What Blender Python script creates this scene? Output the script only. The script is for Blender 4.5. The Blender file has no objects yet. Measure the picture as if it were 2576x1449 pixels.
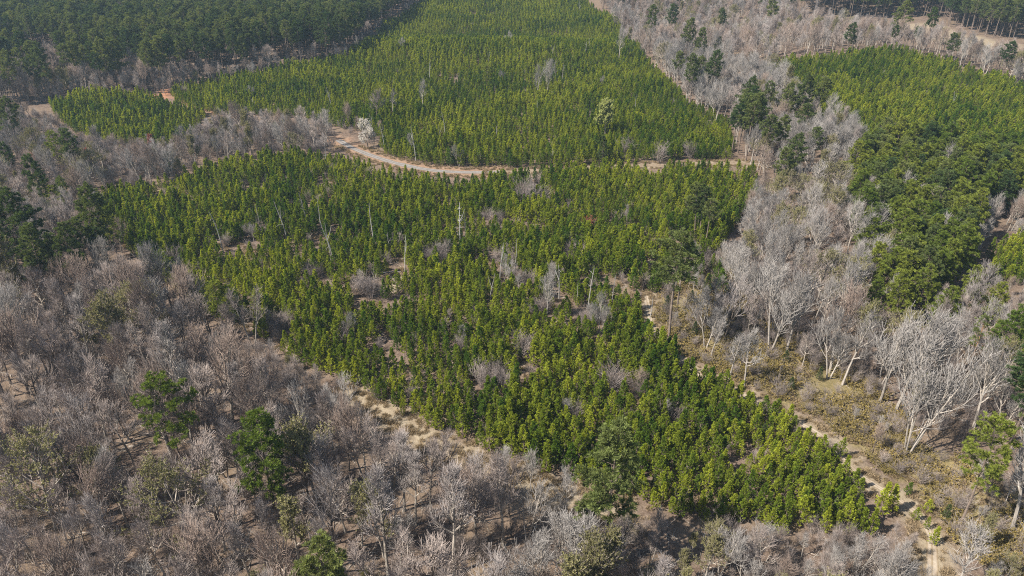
import bpy, math, random
import numpy as np
from mathutils import Vector, Matrix

sc = bpy.context.scene
COL = sc.collection
R = math.radians

# ------------------------------------------------------------------ camera, sky, sun
CAM_H, PITCH, HFOV = 90.0, R(29.5), R(70)
PW, PH = 2576.0, 1449.0
FPX = PW / 2 / math.tan(HFOV / 2)
SUN_EL, SUN_FROM = R(47), R(202)          # direction the light comes from, counted from +X
EXPOSURE = 1.12

cd = bpy.data.cameras.new("camera")
cam = bpy.data.objects.new("camera", cd); COL.objects.link(cam)
cam.location = (0, 0, CAM_H)
cam.rotation_euler = (R(90) - PITCH, 0, 0)
cd.angle = HFOV
cd.clip_start, cd.clip_end = 0.5, 20000
sc.camera = cam

w = bpy.data.worlds.new("World"); sc.world = w; w.use_nodes = True
wn = w.node_tree.nodes; bg = wn["Background"]
sky = wn.new("ShaderNodeTexSky"); sky.sky_type = 'NISHITA'; sky.sun_disc = False
sky.sun_elevation = SUN_EL
sky.sun_rotation = R(90) - SUN_FROM
sky.air_density = 1.2; sky.dust_density = 1.0
w.node_tree.links.new(sky.outputs[0], bg.inputs[0]); bg.inputs[1].default_value = 0.072

sl = bpy.data.lights.new("sun", 'SUN'); sl.energy = 5.0; sl.angle = R(0.55); sl.color = (1, .945, .86)
so = bpy.data.objects.new("sun", sl); COL.objects.link(so)
sdir = Vector((math.cos(SUN_EL) * math.cos(SUN_FROM), math.cos(SUN_EL) * math.sin(SUN_FROM), math.sin(SUN_EL)))
so.rotation_euler = sdir.to_track_quat('Z', 'Y').to_euler()

sc.view_settings.view_transform = 'Standard'; sc.view_settings.look = 'None'
sc.view_settings.exposure = EXPOSURE; sc.view_settings.gamma = 1
sc.render.engine = 'CYCLES'
sc.cycles.max_bounces = 5; sc.cycles.diffuse_bounces = 3; sc.cycles.transmission_bounces = 2
sc.cycles.glossy_bounces = 1; sc.cycles.volume_bounces = 0
sc.cycles.use_denoising = False; sc.cycles.filter_width = 1.1
sc.cycles.caustics_reflective = False; sc.cycles.caustics_refractive = False

# ------------------------------------------------------------------ terrain
HILLS = [(190, 385, 70, 60, 10, 0), (-20, 420, 130, 26, 5, 0), (0, 480, 160, 26, -4, 0), (60, 640, 160, 60, 8, 0),
         (250, 640, 140, 60, 10, 0), (-260, 640, 160, 90, 12, 0), (-30, 150, 60, 30, 2.0, 0), (60, 205, 60, 30, -2, 0),
         (75, 130, 16, 60, -2.0, 0), (-150, 290, 60, 30, -3, 0), (110, 300, 25, 60, -4, 0)]

def hgt(x, y):
    z = 0.35 * np.sin(x * .11 + 1.3 * np.sin(y * .05)) * np.cos(y * .083)
    for (cx, cy, sx, sy, a, _) in HILLS:
        z = z + a * np.exp(-((x - cx) / sx) ** 2 - ((y - cy) / sy) ** 2)
    return z

CP, SP = math.cos(PITCH), math.sin(PITCH)
def at(u, v):
    """ground point under a photo position (2576 wide)"""
    a = (u - PW / 2) / FPX; b = (v - PH / 2) / FPX
    d = np.array([a, CP - b * SP, -SP - b * CP])
    t0 = (CAM_H - 16) / -d[2]; t1 = (CAM_H + 14) / -d[2]
    t = np.linspace(t0, t1, 500)
    f = CAM_H + d[2] * t - hgt(d[0] * t, d[1] * t)
    i = int(np.argmax(f <= 0)) or 499
    k = t[i - 1] + (t[i] - t[i - 1]) * f[i - 1] / max(1e-6, f[i - 1] - f[i])
    x, y = d[0] * k, d[1] * k
    return float(x), float(y), float(hgt(x, y))

def proj(x, y, z):
    zc = y * CP - (z - CAM_H) * SP
    yc = y * SP + (z - CAM_H) * CP
    return PW / 2 + FPX * x / zc, PH / 2 - FPX * yc / zc, zc

def height_for(p, vtop):
    lo, hi = 0.1, 60
    for _ in range(30):
        m = (lo + hi) / 2
        if proj(p[0], p[1], p[2] + m)[1] > vtop: lo = m
        else: hi = m
    return lo

def gpoly(pts): return np.array([at(u, v)[:2] for u, v in pts])

def inside(poly, x, y):
    x = np.asarray(x, float); y = np.asarray(y, float)
    res = np.zeros(x.shape, bool); n = len(poly); j = n - 1
    for i in range(n):
        xi, yi = poly[i]; xj, yj = poly[j]
        c = ((yi > y) != (yj > y)) & (x < (xj - xi) * (y - yi) / ((yj - yi) or 1e-9) + xi)
        res ^= c; j = i
    return res

def seg_dist(line, x, y):
    x = np.asarray(x, float); y = np.asarray(y, float)
    best = np.full(x.shape, 1e9)
    for (x0, y0), (x1, y1) in zip(line[:-1], line[1:]):
        dx, dy = x1 - x0, y1 - y0
        t = np.clip(((x - x0) * dx + (y - y0) * dy) / (dx * dx + dy * dy + 1e-9), 0, 1)
        best = np.minimum(best, np.hypot(x - x0 - t * dx, y - y0 - t * dy))
    return best

# value noise for planting gaps
_rs = np.random.RandomState(11); _tab = _rs.rand(256, 256)
def vnoise(x, y):
    x = np.asarray(x, float); y = np.asarray(y, float)
    xi = np.floor(x).astype(int); yi = np.floor(y).astype(int)
    fx = x - xi; fy = y - yi; fx = fx * fx * (3 - 2 * fx); fy = fy * fy * (3 - 2 * fy)
    T = lambda a, b: _tab[a % 256, b % 256]
    return (T(xi, yi) * (1 - fx) + T(xi + 1, yi) * fx) * (1 - fy) + (T(xi, yi + 1) * (1 - fx) + T(xi + 1, yi + 1) * fx) * fy

# ------------------------------------------------------------------ land cover outlines (photo positions -> ground)
P1 = gpoly([(860, 408), (930, 434), (1000, 457), (1080, 470), (1180, 474), (1300, 458), (1500, 438), (1700, 434), (1895, 440), (1900, 500), (1800, 640),
            (1665, 735), (1615, 790), (1650, 850), (1730, 925), (1830, 985), (1990, 1060), (2085, 1140), (2120, 1195), (2165, 1260),
            (2150, 1345), (1960, 1350), (1800, 1320), (1650, 1290), (1500, 1230), (1380, 1195), (1210, 1130), (1100, 1085), (930, 1015),
            (860, 960), (760, 930), (680, 870), (520, 790), (420, 720), (310, 620), (240, 530), (280, 492), (400, 482), (520, 440), (700, 404)])
P2 = gpoly([(965, 385), (1010, 418), (1130, 431), (1250, 428), (1400, 420), (1550, 414), (1700, 405), (1835, 402), (1845, 370),
            (1825, 310), (1735, 275), (1690, 220), (1640, 180), (1610, 130), (1560, 66), (1470, 8), (1440, -40), (1090, -40), (1055, 20), (960, 75),
            (940, 110), (880, 152), (700, 184), (520, 214), (430, 236), (445, 262), (545, 292), (660, 292), (780, 304), (860, 324), (945, 345)])
P3 = gpoly([(130, 268), (200, 253), (380, 253), (440, 272), (522, 292), (505, 322), (440, 372), (300, 365), (200, 345), (150, 305)])
P4 = gpoly([(1910, 184), (2000, 162), (2150, 143), (2280, 143), (2400, 172), (2576, 235), (2740, 285), (2740, 520), (2576, 490), (2400, 440),
            (2250, 415), (2140, 400), (2100, 350), (2010, 280), (1950, 215)])
P5 = gpoly([(2490, 715), (2480, 650), (2576, 600), (2740, 600), (2740, 740), (2576, 720)])
YOUNG = [P1, P2, P3, P4, P5]

M1 = gpoly([(-260, 130), (0, 140), (150, 150), (330, 190), (480, 205), (620, 196), (760, 172), (880, 146), (935, 104), (1000, 62), (1050, 10), (1085, -40), (-420, -40)])
M2 = gpoly([(2000, 42), (2180, 48), (2360, 42), (2375, 66), (2470, 92), (2580, 105), (2800, 130), (2900, -40), (1990, -40)])
M3 = gpoly([(2130, 480), (2150, 430), (2250, 415), (2400, 425), (2576, 470), (2740, 500), (2740, 545), (2576, 548), (2460, 565), (2430, 660), (2410, 720), (2300, 800), (2190, 780), (2150, 660)])

B1 = gpoly([(-420, 1760), (-300, 1100), (-150, 800), (0, 770), (150, 790), (300, 800), (420, 760), (540, 820), (680, 895), (770, 955), (850, 1000), (880, 1080), (1020, 1180),
            (1180, 1260), (1380, 1330), (1480, 1400), (1600, 1520), (1700, 1760)])
B2 = gpoly([(1380, 1300), (1470, 1245), (1650, 1300), (1800, 1335), (1960, 1362), (2160, 1362), (2270, 1400), (2300, 1760), (1500, 1760), (1400, 1420)])
B8 = gpoly([(-200, 560), (120, 555), (200, 515), (270, 480), (290, 500), (240, 540), (310, 640), (330, 760), (150, 790), (-150, 800)])
B9 = gpoly([(2320, 815), (2440, 800), (2500, 850), (2740, 880), (2740, 930), (2450, 900), (2330, 860)])
B13 = gpoly([(2430, 720), (2490, 725), (2740, 755), (2740, 880), (2500, 850), (2440, 800)])
B14 = gpoly([(2450, 575), (2580, 555), (2600, 595), (2485, 640), (2470, 700), (2430, 690)])
B10 = gpoly([(1690, 660), (1820, 640), (1870, 600), (1850, 700), (1790, 800), (1800, 870), (1700, 860), (1660, 760)])
B11 = gpoly([(2330, 1240), (2440, 1250), (2640, 1150), (2640, 1760), (2400, 1760), (2370, 1420)])
B3 = gpoly([(1900, 470), (1960, 450), (2130, 480), (2170, 560), (2200, 690), (2210, 800), (2330, 850), (2450, 880), (2620, 900), (2650, 1100), (2450, 1120),
            (2330, 1130), (2220, 1010), (2080, 960), (1990, 900), (1930, 890), (1800, 870), (1800, 800), (1850, 700), (1870, 580)])
B4 = gpoly([(-260, 340), (0, 345), (90, 380), (190, 435), (320, 452), (440, 440), (515, 400), (555, 365), (620, 345), (760, 345), (830, 356), (840, 375), (820, 398), (700, 405), (520, 435),
            (380, 480), (260, 480), (200, 520), (120, 560), (-200, 560)])
B4B = gpoly([(-200, 290), (0, 290), (130, 305), (200, 360), (320, 380), (450, 380), (530, 330), (560, 302), (700, 306), (820, 328), (850, 345), (840, 385), (760, 372), (620, 365), (555, 375), (515, 405), (440, 445), (320, 455), (190, 440), (90, 385), (0, 350), (-200, 350)])
B12 = gpoly([(-200, 120), (0, 128), (150, 138), (330, 176), (480, 193), (620, 188), (760, 163), (880, 137), (935, 98), (1000, 58), (1045, 14), (1056, 22), (965, 78), (942, 112), (882, 157), (702, 188), (522, 218), (432, 242), (330, 246), (200, 252), (0, 275), (-200, 290)])
B5 = gpoly([(-260, 150), (0, 165), (200, 195), (330, 205), (480, 212), (420, 235), (330, 240), (200, 245), (130, 255), (0, 270), (-260, 280)])
B6 = gpoly([(1500, 0), (1700, -40), (1990, -40), (2000, 50), (2100, 75), (2280, 116), (2400, 136), (2576, 184), (2800, 230), (2800, 285), (2576, 230), (2400, 168), (2280, 138),
            (2150, 138), (2000, 150), (1900, 172), (1800, 160), (1700, 160), (1630, 160), (1595, 130), (1545, 66)])
B7 = gpoly([(1640, 165), (1800, 165), (1900, 190), (1960, 230), (2010, 290), (2140, 360), (2140, 470), (1960, 440), (1900, 430), (1860, 390), (1835, 318), (1735, 282), (1682, 224)])
OUT_L = gpoly([(-420, 1760), (-300, 1100), (-150, 790), (-10, 760), (-10, 500), (-200, 560), (-700, 560), (-1100, 1760)])

STRIP = [at(u, v)[:2] for u, v in [(890, 985), (940, 1025), (1040, 1085), (1130, 1130), (1230, 1175), (1330, 1215), (1430, 1250), (1560, 1300)]]
SAND = [at(u, v)[:2] for u, v in [(1625, 745), (1640, 830), (1690, 890), (1760, 945), (1850, 985), (1960, 1040), (2080, 1100), (2130, 1170), (2190, 1215), (2290, 1270), (2345, 1340), (2345, 1430), (2340, 1600)]]
ROADL = [at(u, v)[:2] for u, v in [(850, 352), (885, 372), (930, 390), (985, 408), (1040, 421), (1095, 430), (1170, 434), (1260, 432)]]
TRACKL = [at(u, v)[:2] for u, v in [(1240, 432), (1350, 430), (1500, 423), (1700, 414), (1850, 410), (1935, 418)]]
CLAYL = [at(u, v)[:2] for u, v in [(370, 243), (400, 246), (425, 236), (415, 222)]]
CLAYL2 = [at(u, v)[:2] for u, v in [(425, 240), (500, 270), (560, 290)]]
OLIVE = gpoly([(1700, 880), (1650, 780), (1700, 690), (1800, 620), (1900, 700), (1880, 790), (2000, 840), (2100, 880), (2230, 1000), (2320, 1130), (2480, 1180), (2620, 1300), (2620, 1480), (2440, 1400), (2330, 1240), (2180, 1150), (2080, 1060), (1900, 980)])
PATCH = at(985, 716)[:2]
# brushy gaps inside the near plantation (photo position, radius in metres)
GAPS = [(*at(u, v)[:2], q) for u, v, q in [(1100, 655, 3.2), (1235, 965, 3.0), (1310, 715, 2.6), (920, 735, 2.8), (705, 825, 2.6), (1545, 970, 1.8), (1400, 705, 2.4), (1500, 815, 3.0), (1370, 790, 2.2), (1320, 880, 1.8), (640, 600, 2.2),
        (445, 650, 2.0), (1320, 500, 3.2), (1450, 640, 2.0), (880, 860, 2.0), (1150, 880, 1.8), (1000, 620, 1.8), (790, 700, 1.8), (1600, 990, 1.6), (1270, 665, 2.0), (1700, 1060, 1.6), (1440, 1060, 1.6), (560, 620, 1.6), (1240, 560, 1.8), (1560, 560, 2.0)]]

# ------------------------------------------------------------------ materials
def nt(name):
    m = bpy.data.materials.new(name); m.use_nodes = True
    n = m.node_tree.nodes; n.clear()
    return m, n, m.node_tree.links

def mixrgb(n, l, f, a, b, mode='MIX'):
    x = n.new("ShaderNodeMix"); x.data_type = 'RGBA'; x.blend_type = mode
    for s, val in ((x.inputs[0], f), (x.inputs[6], a), (x.inputs[7], b)):
        if hasattr(val, 'node'): l.new(val, s)
        elif isinstance(val, (int, float)): s.default_value = val
        else: s.default_value = (*val, 1)
    return x.outputs[2]

def ramp(n, l, src, stops):
    r = n.new("ShaderNodeValToRGB"); e = r.color_ramp.elements
    while len(e) < len(stops): e.new(.5)
    for q, (p, c) in zip(e, stops):
        q.position = p; q.color = (*c, 1) if len(c) == 3 else c
    l.new(src, r.inputs[0]); return r.outputs[0]

def foliage(name, dark, light, scale=.05, transl=.3, vary=.5):
    m, n, l = nt(name)
    oi = n.new("ShaderNodeObjectInfo"); ge = n.new("ShaderNodeNewGeometry")
    no = n.new("ShaderNodeTexNoise"); no.inputs['Scale'].default_value = scale; no.inputs['Detail'].default_value = 3
    l.new(oi.outputs['Location'], no.inputs['Vector'])
    ad = n.new("ShaderNodeMath"); ad.operation = 'MULTIPLY_ADD'; l.new(oi.outputs['Random'], ad.inputs[0])
    ad.inputs[1].default_value = .5; l.new(no.outputs[0], ad.inputs[2])
    sb = n.new("ShaderNodeMapRange"); l.new(ad.outputs[0], sb.inputs[0])
    sb.inputs[1].default_value = .48; sb.inputs[2].default_value = 1.02
    c = mixrgb(n, l, sb.outputs[0], dark, light)
    mr = n.new("ShaderNodeMapRange"); l.new(ge.outputs['Random Per Island'], mr.inputs[0])
    mr.inputs[3].default_value = 1 - vary; mr.inputs[4].default_value = 1 + vary
    hs = n.new("ShaderNodeHueSaturation"); l.new(mr.outputs[0], hs.inputs['Value']); l.new(c, hs.inputs['Color'])
    d = n.new("ShaderNodeBsdfDiffuse"); t = n.new("ShaderNodeBsdfTranslucent")
    l.new(hs.outputs[0], d.inputs[0])
    tc = mixrgb(n, l, 1.0, hs.outputs[0], (1.15, 1.1, .6), 'MULTIPLY'); l.new(tc, t.inputs[0])
    mx = n.new("ShaderNodeMixShader"); mx.inputs[0].default_value = transl
    l.new(d.outputs[0], mx.inputs[1]); l.new(t.outputs[0], mx.inputs[2])
    o = n.new("ShaderNodeOutputMaterial"); l.new(mx.outputs[0], o.inputs[0])
    return m

def bark(name, a, b, scale=1.2, island=.3):
    m, n, l = nt(name)
    tc = n.new("ShaderNodeTexCoord"); no = n.new("ShaderNodeTexNoise"); no.inputs['Scale'].default_value = scale
    no.inputs['Detail'].default_value = 5; no.inputs['Roughness'].default_value = .7
    l.new(tc.outputs['Object'], no.inputs['Vector'])
    oi = n.new("ShaderNodeObjectInfo"); ge = n.new("ShaderNodeNewGeometry")
    c = mixrgb(n, l, ramp(n, l, no.outputs[0], [(.35, (0, 0, 0)), (.65, (1, 1, 1))]), a, b)
    q = n.new("ShaderNodeMath"); q.operation = 'ADD'
    l.new(oi.outputs['Random'], q.inputs[0]); l.new(ge.outputs['Random Per Island'], q.inputs[1])
    mr = n.new("ShaderNodeMapRange"); l.new(q.outputs[0], mr.inputs[0]); mr.inputs[2].default_value = 2
    mr.inputs[3].default_value = 1 - island; mr.inputs[4].default_value = 1 + island
    hs = n.new("ShaderNodeHueSaturation"); l.new(mr.outputs[0], hs.inputs['Value']); l.new(c, hs.inputs['Color'])
    d = n.new("ShaderNodeBsdfDiffuse"); l.new(hs.outputs[0], d.inputs[0])
    o = n.new("ShaderNodeOutputMaterial"); l.new(d.outputs[0], o.inputs[0])
    return m

MAT = {
    'young_needles': foliage("young_pine_needles", (.085, .150, .020), (.35, .38, .042), .024, .45, .42),
    'pine_needles': foliage("pine_needles", (0.065, 0.103, 0.037), (0.185, 0.207, 0.066), .03, .36, .45),
    'bright_needles': foliage("bright_pine_needles", (0.108, 0.156, 0.028), (0.234, 0.258, 0.048), .05, .38, .45),
    'cedar_needles': foliage("cedar_needles", (.05, .075, .03), (.075, .10, .035), .05, .2, .4),
    'buds': foliage("spring_buds", (0.170, 0.157, 0.072), (0.255, 0.238, 0.102), .1, .3, .35),
    'pale_buds': foliage("pale_green_buds", (.30, .32, .11), (.36, .38, .13), .1, .3, .3),
    'red_buds': foliage("red_maple_buds", (.26, .075, .05), (.33, .11, .08), .1, .3, .35),
    'blossom': foliage("white_blossom", (.55, .5, .48), (.62, .58, .56), .1, .3, .2),
    'olive': foliage("olive_scrub_leaves", (0.168, 0.135, 0.045), (0.302, 0.230, 0.080), .12, .3, .45),
    'dry': foliage("dry_grass_blades", (0.216, 0.160, 0.096), (0.336, 0.256, 0.160), .2, .2, .4),
    'rust': foliage("rust_brown_leaves", (.22, .085, .04), (.27, .11, .05), .2, .2, .4),
    'bark_grey': bark("grey_bark", (0.175, 0.148, 0.123), (0.384, 0.339, 0.286)),
    'twig_grey': bark("grey_twigs", (0.229, 0.186, 0.159), (0.350, 0.293, 0.261)),
    'bark_white': bark("pale_bark", (0.225, 0.196, 0.164), (0.393, 0.349, 0.302)),
    'twig_white': bark("pale_twigs", (0.206, 0.186, 0.171), (0.288, 0.266, 0.243)),
    'bark_dark': bark("dark_bark", (0.070, 0.057, 0.048), (0.168, 0.135, 0.111)),
    'bark_pine': bark("pine_bark", (.10, .075, .06), (.24, .19, .155), 2.0),
    'bark_orange': bark("orange_pine_bark", (.22, .12, .065), (.38, .22, .12), 2.0),
    'twig_brown': bark("brown_twigs", (0.190, 0.140, 0.112), (0.325, 0.252, 0.207)),
    'twig_mauve': bark("mauve_twigs", (0.223, 0.188, 0.174), (0.344, 0.309, 0.284)),
    'twig_tan': bark("tan_stems", (0.178, 0.146, 0.128), (0.275, 0.232, 0.209)),
    'snag': bark("weathered_dead_wood", (0.208, 0.194, 0.177), (0.355, 0.334, 0.308), 1.5),
}

# ------------------------------------------------------------------ mesh collectors
class Geo:
    def __init__(s): s.v = []; s.f = []
    def tube(s, pts, rad, sides):
        n = len(pts); base = len(s.v)
        ref = Vector((.31, .74, .23)).normalized()
        ca = [(math.cos(2 * math.pi * k / sides), math.sin(2 * math.pi * k / sides)) for k in range(sides)]
        for i in range(n):
            t = (pts[min(i + 1, n - 1)] - pts[max(i - 1, 0)])
            if t.length < 1e-6: t = Vector((0, 0, 1))
            a = t.cross(ref).normalized(); b = t.cross(a).normalized()
            r = rad[i]; p = pts[i]
            for c, q in ca: s.v.append(p + a * (c * r) + b * (q * r))
        for i in range(n - 1):
            for k in range(sides):
                k2 = (k + 1) % sides; o = base + i * sides
                s.f.append((o + k, o + k2, o + sides + k2, o + sides + k))
        s.f.append(tuple(base + (n - 1) * sides + k for k in range(sides)))
    def blade(s, p, d, L, W, rng):
        a = Vector((rng.gauss(0, 1), rng.gauss(0, 1), rng.gauss(0, 1)))
        a = d.cross(a)
        if a.length < 1e-5: return
        a.normalize(); i = len(s.v)
        s.v += [p - a * (W / 2), p + a * (W / 2), p + d * L]
        s.f.append((i, i + 1, i + 2))
    def tuft(s, p, d, n, L, W, spread, rng):
        """one needle tuft or leaf clump; its blades share the root so that they form one island"""
        i = len(s.v); s.v.append(p)
        for _ in range(n):
            q = Vector((rng.gauss(0, 1), rng.gauss(0, 1), rng.gauss(0, 1))).normalized()
            e = (d + q * spread).normalized()
            a = e.cross(Vector((rng.gauss(0, 1), rng.gauss(0, 1), rng.gauss(0, 1)))).normalized() * (W / 2)
            l = L * rng.uniform(.7, 1.2); j = len(s.v)
            m = p + e * (l * .6)
            s.v += [m - a, m + a, p + e * l]
            s.f.append((i, j, j + 2, j + 1))
    def mesh(s, name, *mats):
        me = bpy.data.meshes.new(name)
        me.from_pydata(s.v, [], s.f); me.update()
        for m in mats: me.materials.append(m)
        return me

def rvec(rng): return Vector((rng.gauss(0, 1), rng.gauss(0, 1), rng.gauss(0, 1))).normalized()

def side_dir(d, ang, az):
    a = d.cross(Vector((.2, .9, .37))).normalized(); b = d.cross(a)
    return (d * math.cos(ang) + (a * math.cos(az) + b * math.sin(az)) * math.sin(ang)).normalized()

# ------------------------------------------------------------------ bare hardwoods
def grow(T, B, K, p, d, L, r, lev, q, rng):
    """one limb and everything it carries; T thick wood, B thin wood, K buds"""
    n = {0: 7, 1: 6, 2: 4, 3: 3, 4: 2}[lev]
    pts = [p.copy()]; dd = d.copy()
    wob = q['wob'] * (.5, 1, .9, .8, 1.0)[lev]
    trop = (.02, q['up'], q['up'] * 1.2, q['up'] * 1.1, .12)[lev]
    for i in range(n):
        dd = (dd + rvec(rng) * wob + Vector((0, 0, trop))).normalized()
        pts.append(pts[-1] + dd * (L / n))
    rt = max(r * (.4 if lev < 3 else .5), q['tip'])
    rad = [r + (rt - r) * (i / n) ** .9 for i in range(n + 1)]
    if lev == 0: rad[0] *= 1.25
    (T if lev < 2 or r > .055 else B).tube(pts, rad, (6, 5, 4, 3, 3)[lev])
    if lev >= q['maxlev']:
        if K is not None:
            for _ in range(q['buds']):
                k = rng.uniform(.2, 1) * n; i = min(int(k), n - 1)
                K.tuft(pts[i].lerp(pts[i + 1], k - i), rvec(rng), 4, q.get('budsize', .22), q.get('budsize', .22) * .5, 1.2, rng)
        return
    nc = q['n'][lev]; nc = max(2, int(nc * rng.uniform(.8, 1.25) + .5))
    az = rng.uniform(0, 6.28)
    lo = (q['cb'], .22, .15, .1)[lev]
    for c in range(nc):
        fr = lo + (1 - lo) * ((c + rng.uniform(.2, .9)) / nc)
        k = min(fr, .999) * n; i = int(k); pp = pts[i].lerp(pts[i + 1], k - i)
        ld = (pts[i + 1] - pts[i]).normalized()
        az += 2.4 + rng.uniform(-.5, .5)
        if lev == 0:
            cf = (fr - q['cb']) / (1 - q['cb'])
            prof = q['prof'](cf); ang = q['ang'] * (1.15 - .55 * cf) * rng.uniform(.75, 1.25)
            cl = q['H'] * prof * rng.uniform(.75, 1.2); cr = r * (1 - .5 * fr) * rng.uniform(.5, .78)
        else:
            ang = rng.uniform(.4, .85); cl = L * rng.uniform(.42, .68) * (1.1 - .4 * fr)
            cr = max(rad[i] * rng.uniform(.58, .85), q['tip'])
            cl = max(cl, q['twig'] * rng.uniform(.7, 1.2))
        grow(T, B, K, pp, side_dir(ld, ang, az), cl, cr, lev + 1, q, rng)

def hardwood(seed, H=15, kind='round', stems=1, buds=0, budsize=.22, lean=.04, tip=.015, n=(13, 8, 7)):
    rng = random.Random(seed); T, B = Geo(), Geo(); K = Geo() if buds else None
    q = dict(H=H, wob=.13, up=.12, tip=tip, twig=.95, maxlev=3, n=n, buds=buds, budsize=budsize)
    if kind == 'round': q.update(cb=.40, ang=.95, prof=lambda c: .31 - .17 * c, up=.14)
    elif kind == 'vase': q.update(cb=.34, ang=.6, prof=lambda c: .46 - .26 * c, up=.16, wob=.10)
    elif kind == 'slim': q.update(cb=.42, ang=.8, prof=lambda c: .21 - .11 * c, up=.15, wob=.10)
    elif kind == 'spread': q.update(cb=.22, ang=1.15, prof=lambda c: .48 - .26 * c, up=.14, wob=.18)
    for s in range(stems):
        if stems == 1: d = Vector((rng.gauss(0, lean), rng.gauss(0, lean), 1)).normalized(); p = Vector((0, 0, -.2))
        else:
            a = 6.28 * s / stems + rng.uniform(-.5, .5)
            d = Vector((math.cos(a) * (.22 if stems < 4 else .13), math.sin(a) * (.22 if stems < 4 else .13), 1)).normalized(); p = Vector((math.cos(a) * .25, math.sin(a) * .25, -.2))
        f = 1 if s == 0 else rng.uniform(.7, .95)
        qq = dict(q); qq['H'] = H * f * (1 if stems == 1 else .85)
        if stems > 1: qq['n'] = (max(6, int(n[0] * .62)),) + tuple(n[1:])
        grow(T, B, K, p, d, H * .86 * f, H * .0145 * (1 if stems == 1 else .8 if stems < 4 else .45), 0, qq, rng)
    return T, B, K

def bare_shrub(seed, H=2.6, buds=0):
    rng = random.Random(seed); T, B = Geo(), Geo(); K = Geo() if buds else None
    q = dict(cb=.3, H=H, wob=.16, up=.08, tip=.008, twig=.4, maxlev=4, n=(5, 5, 5, 4), buds=buds, budsize=.12)
    for s in range(13):
        a = rng.uniform(0, 6.28); t = rng.uniform(.05, .55)
        d = Vector((math.cos(a) * t, math.sin(a) * t, 1)).normalized()
        grow(T, B, K, Vector((math.cos(a) * .3, math.sin(a) * .3, -.1)) * rng.random(), d, H * rng.uniform(.6, 1), .022, 2, q, rng)
    return T, B, K

def snag(seed, H=9, forks=0, stubs=3, rad=.125):
    rng = random.Random(seed); T, B = Geo(), Geo()
    def stem(p, d, L, r, n=7):
        pts = [p]; dd = d
        for i in range(n):
            dd = (dd + rvec(rng) * .07 + Vector((0, 0, .05))).normalized(); pts.append(pts[-1] + dd * (L / n))
        T.tube(pts, [r * (1 - .65 * (i / n)) for i in range(n + 1)], 6); return pts
    main = stem(Vector((0, 0, -.2)), Vector((rng.gauss(0, .05), rng.gauss(0, .05), 1)).normalized(), H, rad)
    for k in range(forks):
        i = rng.randint(2, 4); a = rng.uniform(0, 6.28) + k * 2.5
        stem(main[i], Vector((math.cos(a) * .55, math.sin(a) * .55, 1)).normalized(), H * (1 - i / 7) * rng.uniform(.6, 1), rad * .6)
    for k in range(stubs):
        i = rng.randint(2, 6); a = rng.uniform(0, 6.28)
        L = rng.uniform(.4, 1.6)
        d = Vector((math.cos(a), math.sin(a), rng.uniform(-.1, .7))).normalized()
        p = main[i]; m = p + d * (L * .6)
        (T if stubs < 20 else B).tube([p, m, m + (d + rvec(rng) * .5).normalized() * (L * .4)], [rad * .3, rad * .2, .02], 4)
    if stubs < 20: B.tube([main[-1], main[-1] + Vector((.03, .02, .5))], [rad * .3, .01], 4)
    return T, B, None

# ------------------------------------------------------------------ pines
def pine(seed, H=23, cb=.55, wid=3.6, nb=46, tuft=13, L=.46, dense=1.0, open_=0):
    tuft = int(tuft * 1.6)
    rng = random.Random(seed); T, C = Geo(), Geo()
    n = 9; pts = [Vector((0, 0, -.3))]; d = Vector((rng.gauss(0, .02), rng.gauss(0, .02), 1)).normalized()
    for i in range(n):
        d = (d + Vector((rng.gauss(0, .02), rng.gauss(0, .02), .05))).normalized(); pts.append(pts[-1] + d * (H / n))
    r0 = H * .0105
    T.tube(pts, [r0 * (1 - .85 * (i / n) ** 1.15) for i in range(n + 1)], 7)
    lump = [rng.uniform(.62, 1.25) for _ in range(9)]
    az = rng.uniform(0, 6.28)
    for b in range(nb):
        c = (b + rng.random()) / nb
        fr = cb + (1 - cb) * c; k = min(fr, .995) * n; i = int(k); p = pts[i].lerp(pts[i + 1], k - i)
        az += 2.39 + rng.uniform(-.6, .6)
        prof = (.55 + 1.5 * c) if c < .3 else (1.0 - .78 * ((c - .3) / .7) ** 1.3)
        bl = wid * prof * lump[int((az % 6.28) / 6.28 * 9) % 9] * rng.uniform(.7, 1.15)
        el = R(-8 + 48 * c + rng.uniform(-12, 14))
        bd = Vector((math.cos(az) * math.cos(el), math.sin(az) * math.cos(el), math.sin(el)))
        bp = [p]; e = bd
        for s in range(4):
            e = (e + rvec(rng) * .12 + Vector((0, 0, .07))).normalized(); bp.append(bp[-1] + e * (bl / 4))
        br = max(.02, r0 * .24 * (1 - .6 * c))
        T.tube(bp, [br * (1 - .17 * s) for s in range(5)], 3)
        ns = max(3, int(bl * 3.6 * dense))
        for s in range(ns):
            f = (.30 if not open_ else .5) + .7 * (s + rng.random()) / ns
            f = min(f, .999); kk = f * 4; j = int(kk); q = bp[j].lerp(bp[j + 1], kk - j)
            sd = side_dir(e, rng.uniform(.3, 1.2), rng.uniform(0, 6.28)); sd = (sd + Vector((0, 0, .35))).normalized()
            sl_ = rng.uniform(.35, 1.0) * (1.15 - .4 * f)
            q2 = q + sd * sl_
            T.tube([q, q2], [.018, .012], 3)
            for _ in range(2):
                C.tuft(q2 + rvec(rng) * .18, (sd + Vector((0, 0, .5))).normalized(), tuft, L, L * .145, .8, rng)
        C.tuft(bp[-1], (e + Vector((0, 0, .5))).normalized(), tuft, L, L * .14, .75, rng)
    C.tuft(pts[-1], Vector((0, 0, 1)), tuft * 2, L, L * .14, .8, rng)
    return T, C

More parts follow.
